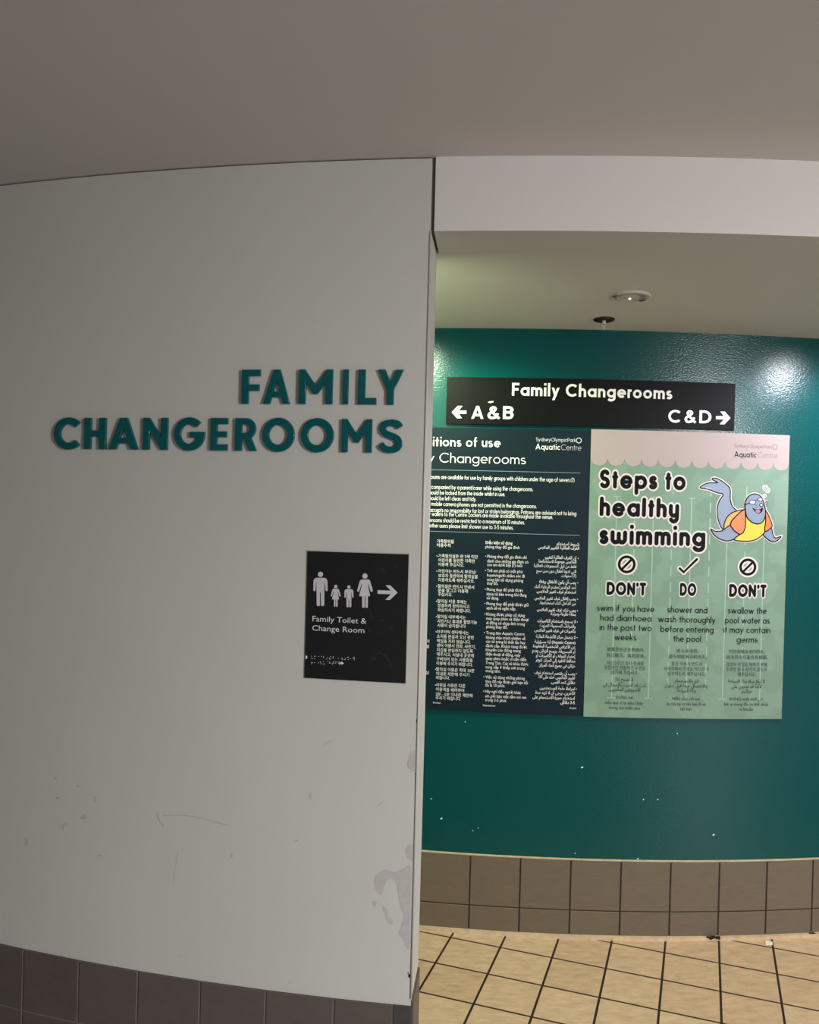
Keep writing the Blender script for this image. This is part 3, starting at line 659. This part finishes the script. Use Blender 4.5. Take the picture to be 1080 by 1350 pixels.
# ------------------------------------------------------------------ navy conditions board
OF = 0.006
tr, brc = BACK.at(777.3, 566.3, OF), BACK.at(770.5, 944, OF)
a1 = (tr[0] + brc[0]) / 2; a0 = BACK.at(497, 750, OF)[0]
z1 = (tr[1] + BACK.at(570, 564.4, OF)[1]) / 2; z0 = (brc[1] + BACK.at(560, 935.3, OF)[1]) / 2
t = thing('conditions_board', 'navy blue rules board with white print in several languages', 'notice board', BACK.P((a0 + a1) / 2, z0, 0))
obj('panel', *bent_box(BACK, a0, a1 - 0.0008, z0, z1, 0.0005, OF), M['navy'], t)
OP = OF + 0.0006
p = Print(BACK, OP)
letter(p, 'Conditions of use', 530, 587.4, 660, 12.4, 0.14, xh=0.66)
p.build('heading', M['print_white'], t); p = Print(BACK, OP)
letter(p, 'Family Changerooms', 524.6, 608.7, 693.3, 12.8, 0.09, xh=0.66)
p.build('heading', M['print_white'], t)
p = Print(BACK, OP)
for y0, x1, y1 in ((619.4, 765.5, 623.4), (700.0, 764.5, 706)):
    za = BACK.at(700, y0 + (y1 - y0) * 0.67, OP)[1]; p.rect(BACK.at(514, y0, OP)[0], BACK.at(x1, y1, OP)[0], za - 0.0009, za + 0.0009)
p.build('rule_line', M['rule'], t)
p = Print(BACK, OP)
for s_, y, x1 in (('rooms are available for use by family groups with children under the age of seven (7)', 631.2, 757.6),
                  ('ccompanied by a parent/carer while using the changerooms.', 644.4, 703), ('hould be locked from the inside whilst in use.', 651.8, 666),
                  ('hould be left clean and tidy.', 659.2, 628), ('l mobile camera phones are not permitted in the changerooms.', 666.6, 707.7),
                  ('accepts no responsibility for lost or stolen belongings. Patrons are advised not to bring', 674.6, 760),
                  ('r wallets to the Centre. Lockers are made available throughout the venue.', 680, 729),
                  ('erooms should be restricted to a maximum of 10 minutes.', 688, 692), ('other users please limit shower use to 3-5 minutes.', 695.2, 677)):
    letter(p, s_, 566.5, y, x1, 5.4, 0.12, gap_=0.085)
p.build('english_text', M['print_white'], t)
def logo(name, x0, y0, x1, ring, ax0, ay, amid, cx0, cx1, r, m1, m2, off):
    p = Print(BACK, off); letter(p, 'SydneyOlympicPark', x0, y0, x1, 5.0, 0.11)
    p.add(*strip([p.px(*q) for q in arc(ring[0], ring[1], r, r, 0, 345, 22)], 0.0014, True))
    letter(p, 'Centre', cx0, ay + (cx0 - ax0) * 0.026, cx1, 7.4, 0.06)
    lg = p.build(name, m2, t)
    p = Print(BACK, off); letter(p, 'Aquatic', ax0, ay, amid, 7.4, 0.14); p.build('bold_word', m1, lg)
logo('logo', 706.7, 581.6, 759.3, (763.3, 580.7), 706.2, 592.4, 738.8, 740, 766.5, 3.3, M['print_white'], M['print_silver'], OP)
KO = [('가족탈의실', 576, 715.8, 598.3), ('이용수칙', 576, 721, 594),
 ('가족탈의실은 만 7세 미만', 578, 735, 630.2), ('어린이를 동반한 가족만', 578, 740.8, 626.3), ('이용해 주십시오.', 578, 746.3, 612),
 ('어린이는 반드시 부모님/', 578, 755, 628), ('보호자 동반하에 탈의실을', 578, 761, 630), ('이용하도록 해주십시오.', 578, 766.7, 625.8),
 ('탈의실은 반드시 안에서', 577.6, 775, 625), ('문을 잠그고 이용해', 577.6, 780.5, 617), ('주십시오.', 577.6, 785.8, 596.4),
 ('탈의실 이용 후에는', 577, 794.7, 615.5), ('청결하게 정리하시고', 577, 800.5, 619), ('확실하시기 바랍니다.', 577, 806.3, 620.5),
 ('탈의실 내부에서는', 576.7, 815, 614), ('사진기나 휴대폰 촬영기능', 576.7, 821, 629), ('사용이 금지됩니다', 576.7, 826.6, 614),
 ('아쿠아틱 센터에서는', 576, 835, 617.8), ('소지품 분실과 도난 관한', 576, 841, 625), ('책임을 지지 않습니다.', 576, 847.2, 620.5), ('센터 이용시 전화, 사진기,', 576, 853, 627),
 ('지갑을 반입하지 않도록', 576, 859, 623.5), ('해주시고, 시설내 곳곳에', 575.8, 864.7, 624.7), ('구비되어 있는 사물함을', 575.6, 870.8, 623.3), ('이용해 주시기 바랍니다.', 575.5, 876.7, 623.3),
 ('탈의실 이용은 최대 10분', 575.2, 884.4, 625.5), ('이내로 제한해 주시기', 575.2, 890.3, 618.7), ('바랍니다.', 575, 895.5, 593),
 ('샤워실 사용은 다른', 574.8, 905, 613.5), ('이용객을 배려하여', 574.8, 911, 612), ('3분 - 5분 이내로 제한해', 574.6, 917.2, 623), ('주시기 바랍니다', 574.4, 922.2, 607)]
p = Print(BACK, OP)
for i, (s_, x0, y, x1) in enumerate(KO): write(p, s_, x0, y - 0.4, x1, 5.4, 0.006 if i < 2 else 0.0); (p.build('korean_heading', M['print_white'], t), p.__init__(BACK, OP)) if i == 1 else None
for y in (735, 755, 775, 794.7, 815, 835, 884.4, 905):
    xx = 576.2 - (y - 735) * 0.0118; p.poly_px(arc(xx, y - 2, 0.6, 0.6, 0, 315, 8))
write(p, 'Korean', 571.2, 927.3, 581, 3.6)
p.build('korean_text', M['print_white'], t)
p = Print(BACK, OP)
for s_, x0, y, x1 in (('익', 562, 847, 566), ('물', 562, 854, 566), ('십', 561, 888.5, 565)): 
    p = Print(BACK, OP); write(p, s_, x0, y, x1, 5.0); p.build('partly_hidden_text', M['print_white'], t)
VI = [('Điều kiện sử dụng', 717.0, 675.8), ('phòng thay đồ gia đình', 722.6, 685),
 ('Phòng thay đồ gia đình chỉ', 735.3, 694.4), ('dành cho những gia đình có', 741.3, 696.7), ('con em dưới bảy (7) tuổi.', 746.2, 689.5),
 ('Trẻ em phải có một phụ', 754, 689), ('huynh/người chăm sóc đi', 760, 692), ('cùng khi sử dụng phòng', 765.8, 690), ('thay đồ.', 770.7, 656.7),
 ('Phòng thay đồ phải được', 778.8, 689.6), ('khóa từ bên trong khi đang', 784.8, 694.4), ('sử dụng.', 790, 657.8),
 ('Phòng thay đồ phải được giữ', 797.6, 697), ('sạch sẽ và ngăn nắp.', 803.3, 680.4),
 ('Không được phép sử dụng', 811.5, 692.2), ('máy quay phim và điện thoại', 817, 697), ('di động có chụp ảnh trong', 822.8, 692.2), ('phòng thay đồ.', 828, 669.3),
 ('Trung tâm Aquatic Centre', 836, 691.6), ('không chịu trách nhiệm về', 842, 692.7), ('các tư trang bị thất lạc hay', 847.3, 692.7), ('đánh cắp. Khách hàng được', 853, 695), ('khuyến cáo đừng mang', 858.3, 686.7),
 ('điện thoại di động, máy', 864, 686.2), ('quay phim hoặc ví tiền đến', 869.6, 694), ('Trung Tâm. Các tủ khóa được', 875.5, 696.7), ('cung cấp ở khắp nơi trong', 881, 692.2), ('trung tâm.', 886, 660),
 ('Việc sử dụng những phòng', 894.2, 692.2), ('thay đồ này được giới hạn tối', 900, 696), ('đa là 10 phút.', 905, 666),
 ('Hãy nghĩ đến người khác', 913.2, 686.7), ('xin giới hạn việc tắm vòi sen', 919.2, 694), ('trong 3-5 phút.', 924.4, 668.2)]
p = Print(BACK, OP)
for i, (s_, y, x1) in enumerate(VI):
    x0 = (640 if i < 2 else 642.6 - (y - 735) * 0.0155); write(p, s_, x0, y, x1, 5.6, 0.012 if i == 0 else 0.0)
for y in (735.3, 754, 778.8, 797.6, 811.5, 836, 894.2, 913.2): p.poly_px(arc(640.5 - (y - 735) * 0.0155, y - 2, 0.6, 0.6, 0, 315, 8))
write(p, 'Vietnamese', 636.4, 930.9, 653, 3.6)
p.build('vietnamese_text', M['print_white'], t)
def r2(x): return 550 + x / 4.5
ARB = [('شروط استخدام', 90, 828), ('الغرف العائلية لتغيير الملابس', 112, 718), ('إن الغرف العائلية لتغيير', 170, 757), ('الملابس موجودة لاستخدامها', 193, 722), ('فقط من قبل المجموعات العائلية', 220, 692),
 ('التي لديها أطفال دون سن سبع', 250, 708), ('(7) سنوات.', 278, 855), ('يجب أن يكون الأطفال برفقة', 315, 725), ('أحد الوالدين/مقدم الرعاية أثناء', 345, 697), ('استخدام غرف تغيير الملابس.', 372, 708),
 ('يجب إقفال غرف تغيير الملابس', 412, 697), ('من الداخل أثناء استخدامها.', 440, 727), ('يجب ترك غرف تغيير الملابس', 480, 712), ('بحالة نظيفة ومرتبة.', 505, 790), ('لا يسمح باستخدام الكاميرات', 547, 715),
 ('والهواتف المحمولة المزودة', 575, 728), ('بكاميرات في غرف تغيير الملابس.', 603, 695), ('لا يتحمل مركز الأنشطة المائية', 640, 705), ('(Aquatic Centre) أية مسؤولية', 668, 697), ('عن الأغراض الشخصية المفقودة', 697, 688),
 ('أو المسروقة. ينصح الزبائن بعدم', 725, 683), ('إحضار الهواتف أو الكاميرات أو', 753, 705), ('محافظ النقود إلى المركز. تتوفر', 780, 703), ('خزائن في جميع أنحاء المركز.', 810, 722),
 ('يجب أن يقتصر استخدام غرف', 855, 697), ('تغيير الملابس هذه على 10', 880, 723), ('دقائق كحد أقصى.', 910, 793), ('لمراعاة حاجة المستخدمين', 945, 728), ('الآخرين، يرجى أن لا تزيد مدة', 972, 702), ('استخدام حجرة الاستحمام على', 1000, 685), ('3-5 دقائق.', 1030, 848)]
p = Print(BACK, OP)
for i, (s_, y, l) in enumerate(ARB):
    R_ = 962 if i < 2 else 945 - (y - 170) * 0.0116
    if s_.startswith('(Aq'): 
        V, Fc = font2d(arabic('أية مسؤولية') + ' (Aquatic Centre)', 0, True)
        lo, hi = min(v[0] for v in V), max(v[0] for v in V); A0, Z0 = p.px(r2(l), 700 + y / 4.5 - 0.9); A1, _ = p.px(r2(R_), 700 + y / 4.5); k_ = p.px(r2(l), 700 + y / 4.5 - 6.4)[1] - Z0
        p.add([(A0 + (a - lo) * (A1 - A0) / (hi - lo), Z0 + b_ * k_) for a, b_ in V], Fc); continue
    write(p, s_, r2(l), 700 + y / 4.5 - 0.9 - (R_ - l) * 0.0030, r2(R_), 5.8, 0.01 if i == 0 else 0.0, True)
for y in (170, 315, 412, 480, 547, 640, 855, 945): p.poly_px(arc(r2(956 - (y - 170) * 0.014), 700 + y / 4.5 - 1.6, 0.6, 0.6, 0, 315, 8))
write(p, 'Arabic', 751, 934.6, 760, 3.6)
p.build('arabic_text', M['print_white'], t)

# ------------------------------------------------------------------ green swimming poster
OF = 0.007
c = [BACK.at(*p, OF) for p in ((777.8, 565.9), (1039.6, 573.5), (1032.6, 948.6), (771.3, 943.9))]
a0, a1 = (c[0][0] + c[3][0]) / 2, (c[1][0] + c[2][0]) / 2; z1, z0 = (c[0][1] + c[1][1]) / 2, (c[2][1] + c[3][1]) / 2
t = thing('poster_board', 'green poster board with scalloped cream top and cartoon seal', 'poster', BACK.P((a0 + a1) / 2, z0, 0))
obj('panel', *bent_box(BACK, a0, a1, z0, z1, 0.0005, OF), M['poster'], t)
p = Print(BACK, OF + 0.0003)
def r4(x, y): return (770 + x / 3.857, 730 + y / 3.857)
zb, zt2 = BACK.at(900, 921.5, OF)[1], BACK.at(900, 640, OF)[1]
for x, dash in ((150, 0), (243, 1), (337, 0), (434, 1), (530, 0), (626, 1), (714, 0), (808, 1), (903, 0)):
    a = BACK.at(*r4(x, 380), OF)[0]
    if dash:
        zz = zt2
        while zz > zb + 0.03: p.rect(a - 0.0026, a + 0.0026, zz - 0.040, zz); zz -= 0.064
    else: p.rect(a - 0.0024, a + 0.0024, zb, zt2 - 0.05); p.rect(a - 0.016, a + 0.016, zb - 0.002, zb + 0.002); 
for x in (150, 337, 530, 714, 903):
    a = BACK.at(*r4(x, 380), OF)[0]; p.rect(a - 0.014, a + 0.014, zt2 - 0.052, zt2 - 0.048)
p.build('lane_lines', M['lane'], t)
p = Print(BACK, OF + 0.0005)
zc = BACK.at(900, 607.2, OF)[1]; zsc = zc - BACK.at(900, 616.6, OF)[1]; ns = 12
V, Fc = [], []
for i in range(ns):
    for j in range(13):
        f = j / 12; a = a0 + 0.0006 + (a1 - a0 - 0.0012) * (i + f) / ns
        V += [(a, z1 - 0.0006), (a, zc - zsc * math.sqrt(max(0, 1 - (2 * f - 1) ** 2)))]
for k in range(len(V) // 2 - 1): Fc.append((2 * k, 2 * k + 1, 2 * k + 3, 2 * k + 2))
p.add(V, Fc); p.build('scalloped_header', M['poster_head'], t)['label'] = 'cream pink band with a scalloped lower edge'
logo('logo', 968.3, 590.0, 1017.6, (1022, 589.3), 968.3, 602.4, 997.8, 999.4, 1025.2, 3.1, M['ink'], M['ink_grey'], OF + 0.0009)
TI = (('Steps to', 790.5, 643.6, 904, 25), ('healthy', 790.5, 680.2, 895.5, 25), ('swimming', 790.5, 717.2, 930, 25.5))
for s_, x0, y, x1, cap in TI:
    for nm, gr, mm, of in (('title_outline', 0.09, 'poster_white', 0.0008), ('title_line', 0.0, 'ink', 0.0012)):
        p = Print(BACK, OF + of); letter(p, s_, x0, y, x1, cap, 0.225, gr, True, xh=0.73); p.build(nm, M[mm], t)
def ring_icon(x, y, r):
    for nm, wd, mm, of in (('symbol_halo', 0.0125, 'poster_white', 0.0008), ('prohibition_symbol', 0.0052, 'ink', 0.0012)):
        p = Print(BACK, OF + of); cpt = [p.px(*q) for q in arc(x, y, r, r, 0, 352, 40)]
        p.add(*strip(cpt, wd, True))
        d = r * 0.7071; p.add(*strip([p.px(x - d, y + d), p.px(x + d, y - d)], wd * 0.9))
        o = p.build(nm, M[mm], t)
    return o
ring_icon(826.5, 744, 10.0); ring_icon(986.2, 747.6, 9.6)
for nm, wd, mm, of in (('symbol_halo', 0.0115, 'poster_white', 0.0008), ('tick_symbol', 0.0050, 'ink', 0.0012)):
    p = Print(BACK, OF + of); p.add(*strip([p.px(896.5, 749.5), p.px(901.6, 754.2), p.px(919, 737.4)], wd, False, True)); p.build(nm, M[mm], t)
for s_, x0, y, x1, cap in (("DON'T", 799.8, 783.9, 851.6, 16.8), ('DO', 896.5, 785.2, 917.8, 16.5), ("DON'T", 961.5, 786.6, 1010.2, 16.5)):
    for nm, gr, mm, of in (('heading_outline', 0.13, 'poster_white', 0.0008), ('heading', 0.015, 'ink', 0.0012)):
        p = Print(BACK, OF + of); letter(p, s_, x0, y, x1, cap, 0.23, gr, True); p.build(nm, M[mm], t)
COLS = [
 ([('swim if you have', 786.9, 805.2, 862.8), ('had diarrhoea', 791.5, 818, 859), ('in the past two', 790.7, 830.6, 859), ('weeks', 810.2, 843.8, 839.2)],
  [('如果您在过去两周内', 800.6, 858, 848), ('有过腹泻，请勿游泳。', 800, 865.8, 851), ('지난 2주간 설사 증세를', 800, 876, 849), ('경험하신 이용객은 수영을', 796.7, 882, 851), ('삼가해 주십시오.', 806, 888.4, 842),
   ('ĐỪNG bơi', 812, 921.3, 834.8), ('nếu quý vị bị tiêu chảy', 798, 928, 848), ('trong hai tuần qua', 802.6, 934.6, 844)],
  [('لا تسبح إذا', 812, 897.3, 835), ('كنت قد أصبت بالإسهال في', 795, 904.3, 852), ('الأسبوعين الماضيين', 802.8, 910.6, 844.4)]),
 ([('shower and', 880, 807.4, 932.8), ('wash thoroughly', 868, 820, 943.7), ('before entering', 871, 833, 941), ('the pool', 888, 845.8, 924.3)],
  [('进入泳池前，', 891.7, 860, 922), ('请先彻底淋浴和洗手。', 881.7, 867.4, 932), ('풀장 이용시 반드시', 885.5, 877, 925.5), ('샤워장에서 온몸을 씻으신 후', 875.5, 883.4, 935.3), ('입수하도록 해주십시오.', 880.5, 890.2, 930),
   ('NÊN tắm với sen', 886.7, 923, 923), ('và rửa kỹ trước khi đi vô', 878.7, 929.8, 930.8), ('hồ bơi', 897.5, 936.6, 911.7)],
  [('قم بالاستحمام', 889.7, 899.3, 921.3), ('والاغتسال جيدا قبل دخول', 877, 905.7, 932.8), ('بركة السباحة', 892.5, 912.3, 917.8)]),
 ([('swallow the', 960, 808.6, 1011), ('pool water as', 956, 821.4, 1015), ('it may contain', 954, 834, 1015.8), ('germs', 971.5, 847, 999)],
  [('切勿吞咽泳池内的水，', 961, 861, 1009), ('因为其中可能含有细菌。', 958, 868.4, 1013), ('감염의 위험을 피하기 위해,', 957.5, 878, 1012.5), ('수영장 물을 삼키지 않도록', 957.5, 884.6, 1011.3), ('해주십시오.', 972.8, 891, 996.7),
   ('ĐỪNG nuốt nước, vì', 962, 923.4, 1005.8), ('bởi vì trong đó có thể chứa', 955.3, 930.3, 1012.8), ('vi khuẩn', 975, 937, 993)],
  [('لا تبلع مياه بركة السباحة', 960, 899.8, 1008.3), ('لأنها قد تحتوي على', 964.5, 907, 1003.8), ('جراثيم', 978, 913, 991.7)])]
for big, small, ara in COLS:
    p = Print(BACK, OF + 0.0012)
    for s_, x0, y, x1 in big: letter(p, s_, x0, y, x1, 8.4, 0.115, xh=0.66)
    p.build('instruction_text', M['ink'], t)
    p = Print(BACK, OF + 0.0012)
    for s_, x0, y, x1 in small: write(p, s_, x0, y, x1, 6.0)
    for s_, x0, y, x1 in ara: write(p, s_, x0, y, x1, 6.6, 0.0, True)
    p.build('translated_text', M['ink_green'], t)
# a plain seal in a swim shirt
def s8(pts): return [(910 + x / 8.308, 610 + y / 8.308) for x, y in pts]
SH = [
 ('seal', [(110, 275), (150, 240), (210, 220), (280, 222), (300, 214), (240, 182), (268, 168), (330, 190), (400, 240), (440, 295), (440, 400), (465, 480), (510, 535), (430, 610), (378, 738), (330, 685), (300, 580), (300, 490), (322, 415), (362, 348), (300, 330), (200, 292)]),
 ('orange_pale', [(515, 528), (590, 515), (610, 560), (540, 640), (445, 690), (380, 738), (372, 680), (400, 605), (450, 555)]),
 ('seal', [(228, 728), (275, 750), (350, 745), (445, 690), (535, 790), (470, 842), (400, 857), (320, 832), (260, 785)]),
 ('seal', [(800, 775), (885, 718), (910, 790), (938, 824), (995, 808), (960, 850), (910, 867), (850, 838)]),
 ('yellow', [(606, 575), (640, 620), (700, 655), (760, 660), (800, 640), (828, 590), (835, 700), (812, 770), (730, 837), (640, 860), (540, 856), (478, 840), (545, 787), (600, 712)]),
 ('orange', [(592, 512), (606, 560), (604, 715), (546, 787), (440, 685), (500, 590)]),
 ('orange', [(828, 525), (870, 600), (900, 685), (885, 715), (818, 757), (830, 640)]),
 ('seal', [(604, 480), (610, 420), (650, 362), (710, 341), (770, 365), (802, 420), (826, 520), (820, 600), (790, 652), (742, 670), (680, 652), (622, 592)]),
]
sharp = {1, 4, 5, 6}
loops = [catmull(q, n=4) if i not in sharp else catmull(q, n=2) for i, (_, q) in enumerate(SH)]
ph = Print(BACK, OF + 0.0008)
for lp in loops:
    ph.poly_px(s8(lp)); ph.add(*strip([ph.px(*q) for q in s8(lp)], 0.0062, True))
seal = ph.build('seal_illustration', M['poster_white'], t); seal['label'] = 'cartoon seal in a yellow and orange swim shirt'
for i, ((mm, _), lp) in enumerate(zip(SH, loops)):
    of = OF + 0.0010 + 0.0003 * i
    p = Print(BACK, of); p.poly_px(s8(lp)); nm = {'seal': 'seal_skin', 'yellow': 'shirt_front', 'orange': 'shirt_sleeve', 'orange_pale': 'shirt_back'}[mm]
    p.build(nm, M[mm], seal)
    p = Print(BACK, of + 0.00015); p.add(*strip([p.px(*q) for q in s8(lp)], 0.0021, True)); p.build('ink_outline', M['ink'], seal)
of = OF + 0.0010 + 0.0003 * 8
p = Print(BACK, of)
for x, y, rx, ry in ((685, 432, 34, 20), (770, 403, 25, 15)): p.poly_px(s8(arc(x, y, rx, ry, 0, 345, 20)))
p.poly_px(s8(arc(781, 463, 12, 11, 0, 345, 14)))
p.build('goggle_lens', M['poster_white'], seal)
p = Print(BACK, of + 0.0002)
for x, y, rx, ry in ((685, 432, 36, 22), (770, 403, 27, 17), (781, 463, 19, 17)): p.add(*strip([p.px(*q) for q in s8(arc(x, y, rx, ry, 0, 345, 24))], 0.0012, True))
p.add(*strip([p.px(*q) for q in s8([(606, 458), (650, 442)])], 0.0017)); p.add(*strip([p.px(*q) for q in s8([(716, 412), (748, 402)])], 0.0010))
p.poly_px(s8(catmull([(682, 492), (720, 512), (770, 508), (796, 490), (790, 535), (750, 557), (715, 538)], n=4)))
for q in ([(820, 440), (850, 420)], [(822, 458), (858, 452)], [(820, 475), (850, 482)], [(735, 470), (705, 462)], [(738, 485), (710, 490)]): p.add(*strip([p.px(*r_) for r_ in s8(q)], 0.0006))
p.build('face_ink', M['ink'], seal)
p = Print(BACK, of + 0.0004); p.poly_px(s8(catmull([(715, 525), (750, 516), (772, 530), (752, 549), (730, 545)], n=4))); p.build('tongue', M['pink'], seal)
for nm, wd, mm, o_ in (('bubble_halo', 0.0045, 'poster_white', 0.0008), ('bubble_ring', 0.0009, 'ink_grey', 0.0012)):
    p = Print(BACK, OF + o_)
    for x, y, r_ in ((824, 275, 22), (848, 302, 20), (815, 364, 12)): p.add(*strip([p.px(*q) for q in s8(arc(x, y, r_, r_, 0, 345, 18))], wd, True))
    p.build(nm, M[mm], seal)

# ------------------------------------------------------------------ ceiling fittings of the corridor
def soffit(x, y):
    rho = math.hypot(x - CX, y - CY); return ZB1 + (ZB0 - ZB1) * (rho - 5.70) / 1.03
def lathe(prof, cx, cy, cz, n=40):
    V = []; Fc = []; k = len(prof)
    for i in range(n):
        a = 2 * PI * i / n
        for r_, z in prof: V.append((cx + r_ * math.cos(a), cy + r_ * math.sin(a), cz + z))
    for i in range(n):
        for j in range(k - 1): Fc.append((i * k + j, ((i + 1) % n) * k + j, ((i + 1) % n) * k + j + 1, i * k + j + 1))
    return V, Fc
def ceiling_point(px, py):
    d = MCAM.to_3x3() @ Vector(((px - 540) / F_PX, -(py - 675) / F_PX, -1)); t_ = 0.75 / d.z
    for _ in range(30):
        p_ = d * t_; t_ = (soffit(p_.x, p_.y) - CAM_H) / d.z
    return d * t_
q = ceiling_point(830.5, 391); zz = soffit(q.x, q.y)
t = thing('ceiling_light', 'round recessed light with a tiny lit dot in the corridor ceiling', 'ceiling light', (q.x, q.y, zz))
obj('trim_ring', *lathe([(0.070, 0.004), (0.071, -0.002), (0.067, -0.0045), (0.058, -0.005), (0.052, -0.001), (0.050, 0.006)], q.x, q.y, zz), M['fixture'], t, smooth=True)
obj('baffle', *lathe([(0.053, -0.003), (0.040, 0.000), (0.034, -0.002)], q.x, q.y, zz), M['fixture_in'], t, smooth=True)
obj('lens', *lathe([(0.034, -0.002), (0.030, -0.004), (0.015, -0.006), (0.0005, -0.0065)], q.x, q.y, zz), M['fixture'], t, smooth=True)
o = obj('indicator', *lathe([(0.0045, -0.005), (0.004, -0.0095), (0.0003, -0.0105)], q.x, q.y, zz, 14), M['led'], t, smooth=True); o['label'] = 'tiny lit dot'
for an in (200, 30):
    ca, sa = math.cos(math.radians(an)), math.sin(math.radians(an)); V = []
    for u_, v_ in ((-0.012, -0.006), (0.012, -0.006), (0.012, 0.006), (-0.012, 0.006)):
        V.append((q.x + ca * (0.060 + v_) - sa * u_, q.y + sa * (0.060 + v_) + ca * u_, zz - 0.0052))
    V += [(a, b_, c_ - 0.001) for a, b_, c_ in V]
    obj('clip_slot', V, [(0, 1, 2, 3), (7, 6, 5, 4), (0, 4, 5, 1), (1, 5, 6, 2), (2, 6, 7, 3), (3, 7, 4, 0)], M['dark_gap'], t)
q = ceiling_point(796.5, 421); zz = soffit(q.x, q.y)
t = thing('sprinkler_head', 'small fire sprinkler with dark rose hanging from corridor ceiling', 'sprinkler', (q.x, q.y, zz))
obj('rose', *lathe([(0.040, 0.003), (0.039, -0.004), (0.030, -0.008), (0.014, -0.004), (0.0005, -0.004)], q.x, q.y, zz), M['dark_metal'], t, smooth=True)
obj('stem', *merge(rod((q.x, q.y, zz - 0.003), (q.x, q.y, zz - 0.018), 0.0075), rod((q.x - 0.006, q.y, zz - 0.016), (q.x - 0.001, q.y, zz - 0.034), 0.002), rod((q.x + 0.006, q.y, zz - 0.016), (q.x + 0.001, q.y, zz - 0.034), 0.002), rod((q.x, q.y, zz - 0.03), (q.x, q.y, zz - 0.038), 0.003)), M['fixture'], t)
obj('deflector', *lathe([(0.0004, -0.037), (0.011, -0.037), (0.011, -0.039), (0.0004, -0.0395)], q.x, q.y, zz, 18), M['fixture'], t)

# ------------------------------------------------------------------ bits on the corridor floor
def floor_point(px, py):
    d = MCAM.to_3x3() @ Vector(((px - 540) / F_PX, -(py - 675) / F_PX, -1)); return d * (-CAM_H / d.z)
P_ = [floor_point(*p_) for p_ in ((1009, 1241.5), (1018.5, 1242), (1019, 1247), (1010, 1246.5))]
V = [(p_.x, p_.y, 0.001 + dz) for p_, dz in zip(P_, (0.003, 0.0, 0.002, 0.0))]; V += [(a, b_, c_ + 0.0006) for a, b_, c_ in V]
o = obj('paper_scrap', V, [(3, 2, 1, 0), (4, 5, 6, 7), (0, 1, 5, 4), (1, 2, 6, 5), (2, 3, 7, 6), (3, 0, 4, 7)], M['paper'], origin=(P_[0].x, P_[0].y, 0))
tag(o, 'scrap of cream paper on the floor beside the tiled skirting', 'paper')
def lint(px0, px1, py, lab, rr):
    rl = random.Random(int(px0)); parts = []
    for k in range(7):
        f = k / 6; c_ = floor_point(px0 + (px1 - px0) * f, py); c_.z = 0.013 + rl.uniform(0, 0.004)
        c_.y -= 0.03
        d_ = Vector((rl.uniform(-1, 1), rl.uniform(-.4, .4), rl.uniform(-.25, .25))) * rr * 1.6
        parts.append(rod(c_ - d_, c_ + d_, rr * 0.5, 7))
    c0 = floor_point((px0 + px1) / 2, py)
    o = obj('lint_clump', *merge(*parts), M['lint'], origin=(c0.x, c0.y - 0.03, 0)); tag(o, lab, 'lint')
lint(932, 943, 1236, 'dark clump of lint on the cove strip below the tiled skirting', 0.008)
lint(1064, 1069, 1230, 'tiny dark speck of lint at the skirting near the frame edge', 0.004)
